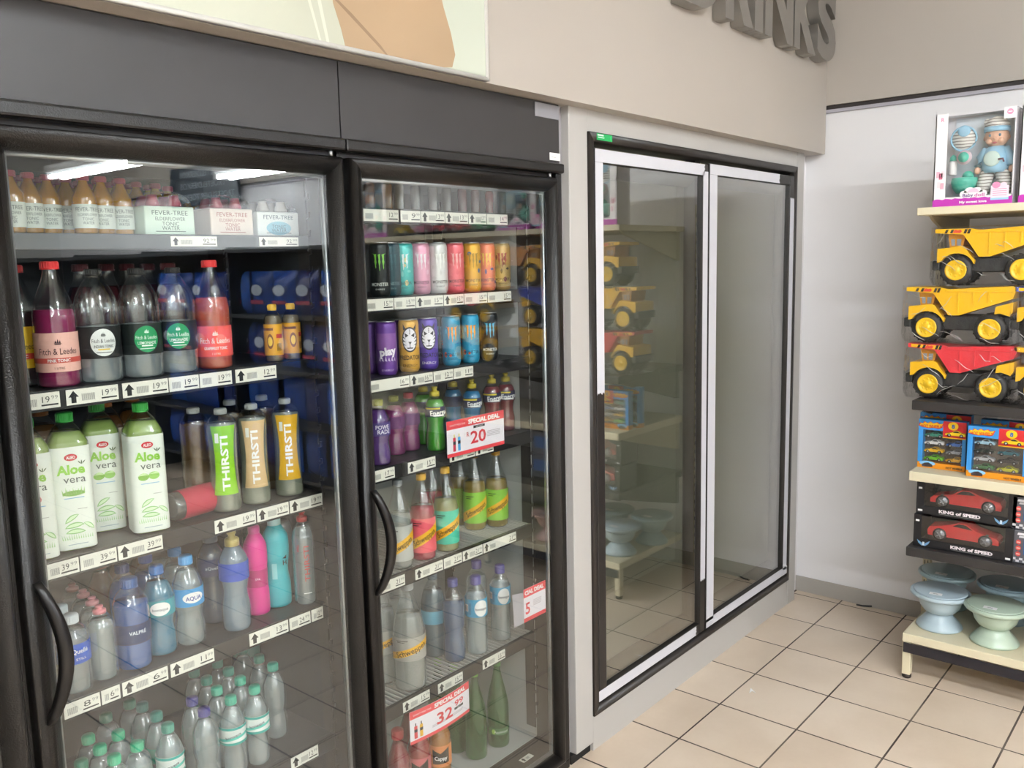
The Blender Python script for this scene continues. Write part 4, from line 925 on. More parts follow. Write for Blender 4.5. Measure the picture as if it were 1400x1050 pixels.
schw('amber mixer bottle with lime label, left of the pair', 649, 690, .27, Z4, OLV, '#8cc63f', '#b98a2a')
schw('amber mixer bottle with lime label, right of the pair', 679, 685, .215, Z4, OLV, '#8cc63f', '#b98a2a')
schw('dim amber mixer bottle in the second row', 628, 680, .33, Z4, OLV, '#8aa63f', '#b98a2a', art=False)  # label green dulled, second-row shade put into the colour
schw('dim pink mixer bottle in the second row', 590, 690, .29, Z4, ROSE, '#c85a68', '#b98a2a', art=False)  # coral label darkened to paint in the second-row shade
g = 'large bottles on the lower wire shelf'
schw('large clear mixer bottle with silver label on the lower wire shelf', 560, 890, .195, Z5, CLR, '#aaa6a0', '#9a9c9c', h=.345, r=.052, fill=.70, lo=.30, hi=.52)
schw('large clear mixer bottle cut off by the door edge on the lower wire shelf', 524, 900, .24, Z5, CLR, '#aaa6a0', '#9a9c9c', h=.345, r=.050, fill=.70, lo=.30, hi=.52)
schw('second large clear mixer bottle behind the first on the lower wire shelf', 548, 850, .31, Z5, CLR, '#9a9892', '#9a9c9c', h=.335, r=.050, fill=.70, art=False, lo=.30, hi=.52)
DBL = liquid('#86a8cc', '#5f86b4', .36)
bottle('water_bottle', 'smoky blue water bottle on the lower wire shelf', g, X(620, 840, .215), .215, Z5, 'water', .038, .285, '#4a4a86', DBL, .72, None)
bottle('water_bottle', 'clear water bottle with sky blue round-logo label, front', g, X(651, 830, .195), .195, Z5, 'still', .038, .272, '#4d488c', WATER, .8, (.50, .73, '#2f9cc8'), a_bona, jit=.1)
bottle('water_bottle', 'clear water bottle with sky blue round-logo label, against the side wall', g, X(684, 815, .200), .200, Z5, 'still', .036, .272, '#4d488c', WATER, .8, (.50, .73, '#2f9cc8'), a_bona)
bottle('water_bottle', 'clear water bottle with purple cap behind the two labelled ones', g, X(652, 800, .30), .30, Z5, 'still', .038, .272, '#4f4a90', WATER, .8)
bottle('water_bottle', 'tilted-label clear bottle behind the smoky blue one', g, X(592, 820, .30), .30, Z5, 'dome', .042, .285, '#6a7a86', liquid('#9fb9c4', '#7f9cac', .35), .8, (.42, .58, '#5fa6c0'))
g = 'bottles on the cooler floor'
JR = liquid('#c9555a', '#b53c44', .6); JO = liquid('#e8a04a', '#d98a2c', .6); GRG = clear('green_bottle_glass', '#6fae6a', f0=.06, rough=.03, power=3, body='#3f8a45', bfac=.35)
for px, py, yy, lq, cp, lb in ((545, 1040, .19, JR, '#b8383c', 'red juice bottle nearest the door edge'), (573, 1035, .195, liquid('#d9605a', '#c94a48', .6), '#b8383c', 'coral juice bottle beside the orange one'), (601, 1010, .195, JO, '#2a2522', 'orange juice bottle with dark badge')):
    bottle('juice_bottle', lb, g, X(px, py, yy), yy, Z6, 'juice', .0375, .285, cp, lq, .86, (.30, .56, paint('#e08a4c', .45) if lq is JO else paint('#d0666a', .45)), a_cappy)
bottle('juice_bottle', 'dark red juice bottle behind the coral one', g, X(560, 1000, .29), .29, Z6, 'juice', .0375, .285, '#7a2a30', JR, .86)
bottle('apple_drink_bottle', 'green glass bottle by the side wall on the cooler floor', g, X(681, 985, .215), .215, Z6, 'green', .040, .320, '#4f8a4a', None, .8, (.16, .24, clear('faint_label', '#9fc49a', f0=.05, body='#5f9a5c', bfac=.6)), a_appl, shell=GRG)
bottle('apple_drink_bottle', 'green glass bottle left of the one by the side wall', g, X(650, 985, .225), .225, Z6, 'green', .040, .320, '#6fa83a', None, .8, None, shell=GRG)
bottle('apple_drink_bottle', 'green glass bottle in the second row on the cooler floor', g, X(622, 960, .31), .31, Z6, 'green', .040, .320, '#8ac83a', None, .8, None, shell=GRG)
bottle('apple_drink_bottle', 'green glass bottle at the left of the second row on the cooler floor', g, X(600, 960, .33), .33, Z6, 'green', .040, .320, '#8ac83a', None, .8, None, shell=GRG)
lt = MB().box(-.028, .028, -.012, .012, 0, .001); A = at(720, 1036, z=.0905)
t = thing('price_ticket', 'single price ticket on the cooler sill', 'price ticket', (A.x, .075, .0885), 0); lt.build('paper', TAGW, t)
pr = price_print(.056, .024, '15.99', 1); pr.build('price_print', t, axis='z', z=.0011, eps=.0003)
# ------------------------------------------------------------------ promotion cards
def promo(label, pa, pb, pyt, pyb, y, big, sup, arts, bend=0, cut=0):
    """pa/pb: left and right pixel; built as a flat or gently bent card"""
    A = at(pa, (pyt[0]+pyb[0])/2, y=y); B = at(pb, (pyt[1]+pyb[1])/2, y=y); W = B.x-A.x
    zt = at((pa+pb)/2, (pyt[0]+pyt[1])/2, y=y).z; zb = at((pa+pb)/2, (pyb[0]+pyb[1])/2, y=y).z; H_ = zt-zb
    t = thing('promo_card', label, 'sign', ((A.x+B.x)/2, y, (zt+zb)/2), 0, 'red and white deal cards')
    RD = paint('#e2424c', .4); n = 12; k = bend
    def warp(me):
        for q in me.vertices: q.co.y += k*(1-math.cos(q.co.x/W*PI))*(1 if k else 0)
        me.update()
    mb = MB()
    for i in range(n): mb.box(-W/2+W*i/n, -W/2+W*(i+1)/n, 0, .0006, -H_/2, H_/2)
    c = mb.build('card', paint('#ece6ee', .35), t); warp(c.data)
    pr = Print(); pr.rect(-W/2, W/2, H_*.26, H_*.5, RD, 1); pr.rect(-W/2, W/2, -H_*.5, -H_*.40, RD, 1)
    pr.text('SPECIAL DEAL', W*.14, H_*.375, H_*.12, WHITE, w=W*.56, bold=.05); pr.text("DON'T MISS THIS", -W*.32, H_*.365, H_*.05, WHITE, w=W*.26)
    c2 = paint('#d8333f', .4)
    pr.text(big, W*.03, -H_*.08, H_*.34, c2, w=W*.27 if len(big) > 1 else None, bold=.02)
    if sup == 'R': pr.text('R', -W*.15, H_*.03, H_*.13, c2)
    elif sup: pr.text(sup, W*.29, H_*.08, H_*.17, c2, w=W*.17, bold=.02)
    pr.rect(W*.20 if sup != 'R' else -W*.05, W*.37 if sup != 'R' else W*.15, -H_*.12 if sup != 'R' else H_*.165, -H_*.05 if sup != 'R' else H_*.235, INK); 
    pr.text('EACH' if sup != 'R' else 'ANY 2 FOR', W*.285 if sup != 'R' else W*.05, -H_*.085 if sup != 'R' else H_*.20, H_*.04, WHITE, lift=3)
    for j in range(4): pr.rect(W*.19 if sup == 'R' else -W*.18, W*.42 if sup == 'R' else W*.36, -H_*(.02+.045*j)-(.0 if sup == 'R' else H_*.20), -H_*(.0+.045*j)-(.0 if sup == 'R' else H_*.20), paint('#b9aeb6', .5)) if j < (4 if sup == 'R' else 2) else None
    for (du, c_, cc) in arts:
        pr.rect(W*du-.006, W*du+.006, -H_*.36, H_*.02, paint(c_, .4)); pr.rect(W*du-.006, W*du+.006, -H_*.17, -H_*.08, paint('#2a2530', .4), 2); pr.rect(W*du-.002, W*du+.002, H_*.02, H_*.11, paint(cc, .4))
    o = pr.build('card_print', c, y=0, eps=.0003); warp(o.data)
    return t
promo('flat deal card priced at two for twenty on the fourth shelf', 611, 689, (575, 562), (625, 609), .118, '20', 'R', [(-.38, '#c9324a', '#d9c83a'), (-.30, '#5aa8e0', '#d9c83a')])
promo('bent deal card with juice bottles hanging under the lower wire shelf', 564, 645, (972, 936), (1014, 982), .100, '32', '99', [(-.42, '#d9404a', '#2a2522'), (-.34, '#e8b02c', '#2a2522')], bend=.012)
# folded card stuck to the inside of the glass, seen from behind the fold
A = at(716, 830, y=.020); B = at(746, 820, y=.020); W = B.x-A.x; zt = at(730, 800, y=.02).z; zb = at(730, 845, y=.02).z; H_ = zt-zb
t = thing('promo_card', 'folded deal card stuck to the glass beside the waters', 'sign', (A.x, .020, (zt+zb)/2), 0, 'red and white deal cards')
c = MB().box(0, W, 0, .0006, -H_/2, H_/2).build('card', paint('#ece6ee', .35), t)
pr = Print(); RD = paint('#e2424c', .4); pr.rect(0, W, H_*.24, H_*.5, RD); pr.rect(0, W, -H_*.5, -H_*.38, RD); pr.text('CIAL DEAL', W*.48, H_*.37, H_*.12, WHITE, w=W*.86, bold=.05); pr.text('5', W*.18, -H_*.10, H_*.34, paint('#d8333f', .4), bold=.02)
for j in range(4): pr.rect(W*.42, W*.80, H_*(.05-.05*j), H_*(.07-.05*j), paint('#b9aeb6', .5))
pr.build('card_print', c, y=0, eps=.0003)
v = [(0, 0, H_*.42), (0, 0, -H_*.5), (-.010, .035, -H_*.70), (-.012, .040, H_*.30)]
MB().add(v+[(a+.0008, b, c_) for a, b, c_ in v], [(0, 1, 2, 3), (7, 6, 5, 4), (0, 4, 5, 1), (1, 5, 6, 2), (2, 6, 7, 3), (3, 7, 4, 0)]).build('folded_flap', paint('#dcd6de', .4), t)
pr = None
# ------------------------------------------------------------------ toy shelving on the end wall
SX = 3.80; SY0 = -.714; SY1 = -3.0
CREAMS = paint('#dcd2b4', .5, noise=.10, scale=9); BLKS = paint('#2b2827', .4, noise=.1, scale=10)
ts = thing('toy_shelving', 'cream and black wall shelving loaded with toys', 'shelving', (0, 0, 0))
for y in (-.625, -1.55, -2.48):
    mb = MB().box(XE-.045, XE-.009, y-.016, y+.016, .02, 2.12)
    mb.build('upright', paint('#cfc7ac', .5, noise=.08, scale=12), ts)
    sl = MB(); z = .1
    while z < 2.1:
        for s in (-1, 1): sl.box(XE-.0458, XE-.0452, y+s*.007-.002, y+s*.007+.002, z, z+.022)
        z += .05
    sl.build('upright_slots', INK, ts)
SHZ = {'top': 2.004, 'black1': 1.219, 'cream2': .918, 'black2': .590, 'base': .205}
for nm, z in SHZ.items():
    m = CREAMS if nm in ('top', 'cream2', 'base') else BLKS; th = .030 if nm == 'top' else (.040 if nm != 'base' else .038)
    yy0 = SY0 if nm != 'top' else -.704
    MB().box(SX, XE-.046, SY1, yy0, z-th, z, b=.003).build('shelf_board', m, ts)
    if nm != 'base':
        for y in (-.74, -1.55, -2.48):
            MB().prism([(SX+.05, z-th), (XE-.046, z-th), (XE-.046, z-th-.16), (XE-.075, z-th-.16), (SX+.10, z-th-.02)], y-.006, y+.006, 'y').build('bracket', paint('#b9ad90' if m is CREAMS else '#4a4542', .5), ts)
MB().box(SX-.006, SX-.0005, SY1, SY0-.006, .122, .166, b=.002).build('bumper_strip', paint('#1f1d24', .12), ts)
for y in (SY0-.018, -1.7, SY1+.03):
    l = MB().box(SX+.004, SX+.040, y-.017, y+.017, .018, .166, b=.003).build('leg', CREAMS, ts)
    MB().lathe([(.016, 0), (.019, .004), (.019, .018), (0, .018)], 14, SX+.022, y).build('rubber_foot', paint('#2b211b', .6), l)
RZ = -PI/2
def Yx(px, py, x): return at(px, py, x=x).y
# ---- dump trucks in clear wrap
YELT = paint('#f0b90e', .35); REDT = paint('#d8333c', .35); BLUT = paint('#2c3fa8', .35); TYRE = paint('#1b1a1a', .55); HUB = paint('#efc01a', .35)
def truck(label, y, z, x, bed, top2='#f0b90e'):
    t = thing('toy_dump_truck', label, 'toy truck', (x, y, z), RZ, 'plastic dump trucks in clear wrap'); D = .20
    b = MB().prism([(0, .228), (0, .212), (.105, .203), (.165, .114), (.205, .114), (.395, .182), (.408, .222), (.395, .232), (.16, .219), (.135, .226)], .006, D-.006, 'y').build('dump_bed', bed, t)
    rb = MB()
    for u in (.20, .255, .31): rb.box(u-.003, u+.003, .002, .007, .125+(u-.2)*.36, .213, b=.0012)
    rb.box(.15, .40, .0015, .007, .207, .217, b=.002); rb.build('bed_rib', bed, b)
    pr = Print(); k = paint('#1c1714', .5)
    pr.poly([(.012, .214), (.120, .206), (.128, .222), (.012, .226)], YELT if bed is not REDT else YELT, .5)
    for u in (.035, .055, .105, .118): pr.poly([(u, .2125-u*.05), (u+.010, .212-u*.05), (u+.016, .224), (u+.006, .224)], k, 1)
    pr.poly([(.066, .2105), (.094, .2095), (.100, .2165), (.094, .2225), (.084, .220), (.076, .2235), (.070, .219)], paint('#d8402c', .5), 1.5); pr.build('bed_decal', b, y=.0055, eps=.0004)
    arch = [(.083+.068*math.cos(q), .0615+.068*math.sin(q)) for q in [math.radians(20+13*i) for i in range(11)]]
    c = MB().prism([(.010, .092), (.010, .148), (.050, .152), (.100, .158), (.112, .152), (.135, .118), (.150, .100)]+arch, .010, D-.010, 'y').build('cab', YELT, t)
    MB().prism([(.052, .150), (.044, .206), (.110, .204), (.100, .156)], .030, D-.030, 'y').build('cabin', paint('#c8881c', .4), c)
    MB().prism([(.058, .160), (.055, .186), (.070, .186), (.070, .160)], .028, D-.028, 'y').build('window', paint('#8f9296', .15), c)
    MB().prism([(.077, .160), (.077, .186), (.094, .186), (.092, .160)], .028, D-.028, 'y').build('window', paint('#8f9296', .15), c)
    MB().prism([(.335, .150), (.330, .120), (.350, .124), (.385, .112), (.395, .130), (.395, .168)], .020, D-.020, 'y').build('rear_fender', YELT, t)
    MB().box(-.008, .020, .012, D-.012, .062, .100, b=.004).build('bumper', TYRE, t)
    MB().box(.02, .39, .030, D-.030, .052, .112, b=.006).build('chassis', TYRE, t)
    for u in (.083, .318):
        for s in (0, 1):
            y0 = .004 if s == 0 else D-.054
            w_ = MB().lathe([(.040, 0), (.054, .002), (.0605, .010), (.0605, .040), (.054, .048), (.040, .050)], 26, u, y0, .0615, axis='y')
            for q in range(18):
                a = 2*PI*q/18; cx, cz = u+.0605*math.cos(a), .0615+.0605*math.sin(a); w_.box(cx-.003, cx+.003, y0+.010, y0+.040, cz-.003, cz+.003)
            wo = w_.build('wheel', TYRE, t)
            hb = MB(); yh = -.0015 if s == 0 else .0465
            hb.lathe([(0, 0), (.010, -.002), (.012, .001), (.033, .001), (.036, -.002), (.041, -.001), (.041, .004), (0, .004)], 24, u, y0+yh, .0615, axis='y')
            for q in range(8):
                a = 2*PI*q/8; hb.ball((u+.023*math.cos(a), y0+yh, .0615+.023*math.sin(a)), .004, .002, .004, 6)
            hb.build('wheel_hub', HUB, wo)
    # wrap: a slack clear bag round the truck
    rr = random.Random(int(z*1000)+int(y*-100)); nu, nz = 26, 15; v = []; f = []
    off = [[rr.uniform(0, 1) for _ in range(nz+1)] for _ in range(nu+1)]
    for i in range(nu+1):
        for j in range(nz+1):
            u = -.012+.430*i/nu; zz = .002+.233*j/nz; edge = min(i, nu-i, j, nz-j)
            fold = .5+.5*math.sin(i*.9+j*1.7+3*off[i//4][j//4])
            v.append((u+(.006 if i == 0 and j < 4 else 0)*(4-j)*.6, -.004-(.0 if edge == 0 else .003*off[i][j]+.003*fold), zz))
    for i in range(nu):
        for j in range(nz): q = i*(nz+1)+j; f.append((q, q+nz+1, q+nz+2, q+1))
    mb = MB(); mb.add(v, f, True)
    pts = [(-.012, .03), (.0, .003), (.418, .003), (.418, .235), (-.012, .235)]
    n5 = len(pts); mb.add([(a_, yy_, c_) for yy_ in (-.004, D+.003) for a_, c_ in pts], [(q, n5+q, n5+(q+1) % n5, (q+1) % n5) for q in range(n5)]+[tuple(range(n5, 2*n5))])
    wr = mb.build('shrink_wrap', WRAP, t)
    cr = MB()  # pale fold ridges added to give the wrap its white highlight streaks
    for _ in range(11):
        u0, z0 = rr.uniform(.0, .36), rr.uniform(.02, .21); an = rr.choice((-.5, -.6, -.35, .5, .9)); L_ = rr.uniform(.03, .09); bend = rr.uniform(-.012, .012); pts = []
        for q in range(8):
            s_ = q/7; u = u0+L_*s_*math.cos(an); zz = z0+L_*s_*math.sin(an)+bend*math.sin(PI*s_)+.002*math.sin(9*s_)
            pts.append((min(.414, max(-.008, u)), -.0105, min(.231, max(.008, zz))))
        cr.tube(pts, [.0004+.0016*math.sin(PI*min(.95, max(.05, q/7)))*rr.uniform(.5, 1) for q in range(8)], 6)
    tag(cr.build('crease_highlight', CREASE, wr), kind='stuff')
    return t
tz = [1.220, 1.455, 1.690]; tx = 3.875
truck('bottom dump truck with a red bed and yellow cab, in clear wrap', Yx(1240, 500, tx), tz[0], tx, REDT)
truck('yellow dump truck in the middle of the stack, in clear wrap', Yx(1238, 420, tx), tz[1], tx, YELT)
truck('yellow dump truck on top of the stack below the doll box', Yx(1277, 345, tx), tz[2], tx, YELT)
truck('yellow dump truck at the right edge, beside the red-bedded one', Yx(1384, 510, tx), tz[0], tx, YELT)
truck('blue-bedded dump truck at the right edge, beside the middle yellow one', Yx(1386, 425, tx), tz[1], tx, BLUT)
truck('yellow dump truck outside the frame, seen mirrored in the cooler glass', -1.62, tz[0], tx, YELT)
truck('red-bedded dump truck outside the frame, seen mirrored in the cooler glass', -1.64, tz[1], tx, REDT)
truck('orange dump truck outside the frame, topmost, seen mirrored in the cooler glass', -1.28, tz[2], tx, paint('#d98a2c', .35))
# ---- doll boxes
SKIN = paint('#e3b094', .45); TEAL = paint('#4fc4ac', .35); PBLU = paint('#9ccbe6', .55); LILA = paint('#c23ab0', .45); CARD = paint('#f1eeee', .45)
WIN = clear('box_window_film', '#fbfbfb', f0=.05, rough=.02, power=3.5, bump=.15, bscale=14)
def stripes_mat():
    m, nt, b = mat('striped_fabric'); N = nt.nodes; L = nt.links; tc = N.new('ShaderNodeTexCoord'); wv = N.new('ShaderNodeTexWave'); wv.bands_direction = 'Z'; wv.inputs['Scale'].default_value = 26; wv.inputs['Distortion'].default_value = 1.5
    L.new(tc.outputs['Object'], wv.inputs['Vector']); cr = N.new('ShaderNodeValToRGB'); cr.color_ramp.elements[0].color = lin('#8a8078'); cr.color_ramp.elements[1].color = lin('#ece8e2'); cr.color_ramp.elements[1].position = .45
    L.new(wv.outputs[0], cr.inputs[0]); L.new(cr.outputs[0], b.inputs['Base Color']); b.inputs['Roughness'].default_value = .8; return m
STRP = stripes_mat()
def doll_box(label, y, z, x, W=.285, H_=.362, D=.12):
    t = thing('doll_box', label, 'toy box', (x, y, z), RZ, 'boxed dolls on the top toy shelf')
    MB().box(0, W, D-.004, D, 0, H_).box(0, .004, 0, D, 0, H_).box(W-.004, W, 0, D, 0, H_).box(0, W, 0, D, 0, .004).box(0, W, .05, D, H_-.004, H_).build('carton', paint('#ddd9dc', .5), t)
    fr = MB().prism([(0, 0), (.045, 0), (.045, H_), (0, H_)], 0, .003, 'y').build('side_panel', CARD, t); ct = MB().prism([(W-.043, H_-.042), (W, H_-.042), (W, H_), (W-.043, H_)], -.0004, .003, 'y').build('corner_tab', CARD, t)
    lp = MB().box(.046, W, 0, .003, .0, .036).build('lower_panel', CARD, t); ps_ = Print(); pt_ = Print()
    MB().box(.044, W-.002, .0035, .0042, .034, H_-.012).build('window_film', WIN, t)
    pr = Print(); n = 24; w_ = [(W*i/n, .026+.005*abs(math.sin(i*1.1))) for i in range(n+1)]
    pr.band([(a, 0) for a, b in w_], w_, LILA, 1); P1 = paint('#e89ab8', .5)
    for dx, r_ in ((-.034, .013), (-.012, .019), (.012, .018), (.034, .013)): pr.disc(W*.52+dx, .045+(.006 if abs(dx) < .02 else 0), r_*1.15, r_, CARD, 1.6, rings=2)
    pr.disc(W*.52, .052, .020, .014, paint('#f3c3d6', .5), 1.8, rings=2); pr.rect(W*.52-.042, W*.52+.042, .032, .050, CARD, 1.9)
    pr.text('Baby', W*.52-.019, .040, .0125, paint('#5a3a78', .5), w=.038, bold=.02, lift=3); pr.text('doll', W*.52+.022, .040, .0125, paint('#c765a8', .5), w=.036, bold=.02, lift=3)
    pr.text('My sweet love', W*.52, .0145, .0085, WHITE, w=.098, bold=.05, lift=3)
    pr.rect(W*.735, W*.955, .016, .070, paint('#f2dbe6', .5), 2); pr.disc(W*.80, .072, .014, .012, paint('#ec8fb4', .5), 2.5, rings=2); pr.disc(W*.89, .070, .012, .012, paint('#f4d5e2', .5), 2.5, rings=2); pr.rect(W*.735, W*.955, .016, .024, PBLU, 2.5)
    for j in range(4): pr.rect(W*.76, W*.93, .032+.008*j, .0345+.008*j, P1, 2.6)
    ps_.text('R', .026, H_-.022, .014, P1, bold=.03); pt_.disc(W-.022, H_-.018, .011, .011, P1, 1, rings=2); pt_.rect(W-.029, W-.015, H_-.020, H_-.016, CARD, 2)
    for a, b, c in ((.010, .115, '#e6b3c4'), (.020, .108, '#c96a86'), (.028, .116, '#f0d3da'), (.014, .075, '#ecdfe2'), (.026, .070, '#e6b3c4')): ps_.rect(a, a+.013, b, b+.024, paint(c, .5))
    pr.build('front_print', lp, y=-.0006, eps=.0004); ps_.build('side_print', fr, y=-.0002, eps=.0004); pt_.build('tab_print', ct, y=-.0006, eps=.0004)
    MB().box(.048, W-.006, D-.010, D-.0045, .036, H_-.01).build('inner_card', paint('#d5dbe2', .5), t)
    cu, yy = W*.735, .058
    hd = MB().ball((cu, yy, .262), .043, .040, .044, 20)
    hd.ball((cu, yy-.039, .252), .006, .006, .005, 8).ball((cu-.040, yy, .258), .008, .006, .011, 8).ball((cu+.040, yy, .258), .008, .006, .011, 8)
    for s in (-1, 1): hd.ball((cu+s*.020, yy-.028, .243), .013, .010, .012, 10)
    hd = hd.build('doll_head', SKIN, t)
    fa = MB()
    for s in (-1, 1): fa.ball((cu+s*.017, yy-.036, .264), .0052, .003, .0058, 8, paint('#5f7f92', .2))
    fa.ball((cu, yy-.0385, .235), .0095, .003, .0042, 8, paint('#d06a6e', .4)); fa.build('doll_face', None, hd)
    MB().lathe([(.046, .0), (.047, .008), (.046, .018)], 20, cu, yy, .280).build('hat_band', PBLU, hd)
    MB().lathe([(.045, .0), (.042, .016), (.030, .032), (.010, .041), (0, .042)], 20, cu, yy, .297).ball((cu-.035, yy, .318), .014, .008, .016, 8).build('hat', STRP, hd)
    bd = MB().lathe([(.044, 0), (.050, .02), (.050, .06), (.040, .09), (.022, .104), (0, .105)], 18, cu, yy+.004, .124)
    for s in (-1, 1): bd.tube([(cu+s*.030, yy, .212), (cu+s*.052, yy-.008, .180), (cu+s*.058, yy-.015, .150)], [.020, .018, .016], 10)
    bo = bd.build('doll_shirt', PBLU, t)
    fa = MB(); fa.ball((cu-.005, yy-.045, .175), .030, .005, .030, 12, paint('#cfe3da', .5)); fa.tube([(cu+.018, yy-.049, .170), (cu+.034, yy-.048, .172), (cu+.038, yy-.047, .160)], .004, 6, paint('#7a4a5a', .5)); fa.build('shirt_motif', None, bo)
    hn = MB()
    for s in (-1, 1): hn.ball((cu+s*.060, yy-.018, .135), .012, .010, .015, 8)
    hn.build('doll_hands', SKIN, t)
    lg = MB()
    for s in (-1, 1): lg.tube([(cu+s*.026, yy, .125), (cu+s*.036, yy-.01, .085), (cu+s*.038, yy-.012, .045)], [.026, .025, .022], 12)
    lg.build('doll_trousers', STRP, t)
    bu = .098
    bi = MB().lathe([(.046, 0), (.046, .004), (0, .004)], 26, bu, .030, .262, axis='y').build('bib', STRP, t)
    MB().tube([(bu+.046*math.cos(2*PI*q/24), .029, .262+.046*math.sin(2*PI*q/24)) for q in range(25)], .004, 6).ball((bu, .028, .292), .024, .005, .022, 12).build('bib_edge', PBLU, bi)
    MB().lathe([(.028, 0), (.028, .004), (0, .006)], 20, bu+.005, .024, .190, axis='y').build('dummy_shield', paint('#dcc6cf', .4), t)
    MB().lathe([(.020, 0), (.018, .006), (0, .009)], 18, bu+.005, .015, .190, axis='y').build('dummy', TEAL, t)
    mb = MB().lathe([(.014, 0), (.015, .003), (.015, .050), (.012, .056)], 16, .058, .05, .125).build('milk_bottle', CARD, t)
    MB().lathe([(.013, 0), (.013, .014), (.005, .022), (0, .026)], 14, .058, .05, .181).build('bottle_teat', TEAL, mb)
    MB().lathe([(.030, 0), (.044, .02), (.050, .045), (.046, .060), (.036, .058), (.030, .03)], 22, bu+.004, .055, .052).ball((bu+.018, .045, .118), .022, .018, .020, 10).build('potty', TEAL, t)
    return t
dx_ = 3.85
doll_box('boxed baby doll in pale blue clothes on the top toy shelf', Yx(1277, 230, dx_), 2.005, dx_)
doll_box('boxed doll cut off at the right edge of the top toy shelf', Yx(1394, 230, dx_), 2.005, dx_)
doll_box('boxed doll outside the frame, mirrored near the edge of the right cooler glass', -1.29, 2.005, dx_)
doll_box('boxed doll far outside the frame, mirrored at the left of the right cooler glass', -2.52, 2.005, dx_)
# ---- small car packs and boxed sports cars
def car_mesh(L_, H_, W_, key, seed=0):
    rr = random.Random(seed); k = rr.uniform(-.05, .05)
    P_ = [(0, .22), (.02, .48), (.18+k, .58), (.34+k, .66), (.46, .98), (.64+k, 1.0), (.80, .70), (.97, .66), (1, .45), (.99, .22)]
    mb = MB().prism([(a*L_, b*H_) for a, b in P_], .0, W_, 'y')
    mb2 = [(a*L_, b*H_*1.002) for a, b in ((.40+k*.5, .70), (.475, .93), (.63+k, .95), (.74, .72))]
    return mb, mb2
def toy_car(parent, u, v, y, L_, H_, W_, col, seed, flip=False, mat_=None):
    mb, win = car_mesh(L_, H_, W_, '', seed)
    o = mb.build('toy_car', mat_ or paint(col, .3), parent, (u, y, v))
    MB().prism(win, -.0006, W_+.0006, 'y').build('car_windows', paint('#23262a', .15), o)
    wh = MB()
    for a in (.20, .80): wh.lathe([(0, 0), (H_*.27, 0), (H_*.27, W_+.002), (0, W_+.002)], 14, a*L_, -.001, H_*.26, axis='y', material=paint('#191919', .5)); wh.lathe([(0, -.0006), (H_*.15, -.0006), (H_*.15, .001), (0, .001)], 10, a*L_, -.001, H_*.26, axis='y', material=paint('#b9bcc0', .3, metal=.7))
    wh.build('car_wheels', None, o)
    return o
HWB = paint('#3a8fd4', .4); HWO = paint('#e8921c', .4); HWR = paint('#c8282c', .4); HWY = paint('#f2c014', .4)
FLAME = [(0, .3), (.06, .75), (.16, .62), (.24, .95), (.38, .72), (.50, 1.0), (.62, .76), (.78, .98), (.88, .72), (1.06, .9), (.98, .25), (.85, .05), (.6, .12), (.4, .0), (.2, .12)]
def car_pack(label, y, z, x, cols, W=.200, H_=.208, D=.045, yaw=0):
    t = thing('toy_car_pack', label, 'toy box', (x, y, z), RZ+yaw, 'eight-car packs on the cream shelf')
    # frame with a window opening
    MB().box(0, W, D-.003, D, 0, H_).box(0, .018, 0, D, .024, H_).box(W-.014, W, 0, D, .024, H_).box(.018, W-.014, 0, D, H_-.044, H_).build('carton', HWB, t)
    lo = MB().box(0, W, -.0005, D, 0, .0238).build('lower_panel', HWO, t)
    MB().box(W*.52, W, -.0008, .003, H_*.67, H_-.001).build('red_corner', HWR, t)
    MB().box(.018, W-.014, D-.006, D-.0032, .024, H_-.044).build('tray', paint('#6a5f55', .5), t)
    MB().box(.017, W-.013, .0035, .004, .023, H_-.043).build('window_film', WIN, t)
    for q in range(8):
        c, r = q % 2, q//2
        if r == 0 and c == 1: toy_car(t, W*.58, H_*.70, -.0255+.012, .078, .026, .012, '#e8c01c', q)
        else: toy_car(t, .022+c*.086, .030+(3-r)*.0335, .008, .076, .025, .028, cols[q], q+int(y*-50))
    pr = Print()
    pr.poly([(.0+a*.094, H_*.84+b*.030-.004) for a, b in FLAME], paint('#d8352a', .4), 1); pr.poly([(.004+a*.086, H_*.845+b*.024-.002) for a, b in FLAME], HWY, 1.5)
    pr.text('HOT WHEELS', .050, H_*.895-.006, .0115, paint('#c22a22', .4), w=.080, bold=.03, rot=.02, lift=2.5)
    pr.disc(W*.73, H_*.905, .020, .017, HWY, 2.5); pr.text('8', W*.73, H_*.90, .016, paint('#2a5fa8', .4), bold=.04, lift=4); pr.rect(W*.52, W, H_*.655, H_*.672, HWY, 2.5)
    pr.text('HOT WHEELS', W*.78, .0095, .0075, INK, w=.062, bold=.04, lift=3); pr.disc(.040, .020, .032, .010, paint('#8cc4ec', .4), 2, rings=2); pr.poly([(.020, .004), (.062, .006), (.060, .016), (.045, .024), (.030, .021), (.018, .014)], paint('#3a3032', .4), 3)
    pr.build('front_print', lo, y=-.0010, eps=.0004)
    return t
c1 = ['#3f8f7a', '', '#e2e2e0', '#3a6ab8', '#eab41c', '#9a9ca0', '#6fc42c', '#e0a82a']
c2 = ['#9fc8dc', '', '#2c3a34', '#1f6a78', '#b4b8bc', '#2c2c2e', '#3f7a4a', '#c2c02c']
hx = 3.90
car_pack('eight-car pack nearest the shelf end', Yx(1255, 610, hx), .919, hx, c1, W=.185)
car_pack('eight-car pack standing in front, right of the other one', Yx(1322, 620, 3.845), .919, 3.845, c2, W=.215)
car_pack('car pack behind the one nearest the shelf end, only its top showing', Yx(1257, 600, 3.985), .919, 3.985, c2, H_=.222)
car_pack('car pack behind the front right one, only its top showing', Yx(1340, 600, 3.985), .919, 3.985, c1, H_=.214)
REDC = paint('#c22a2c', .25)
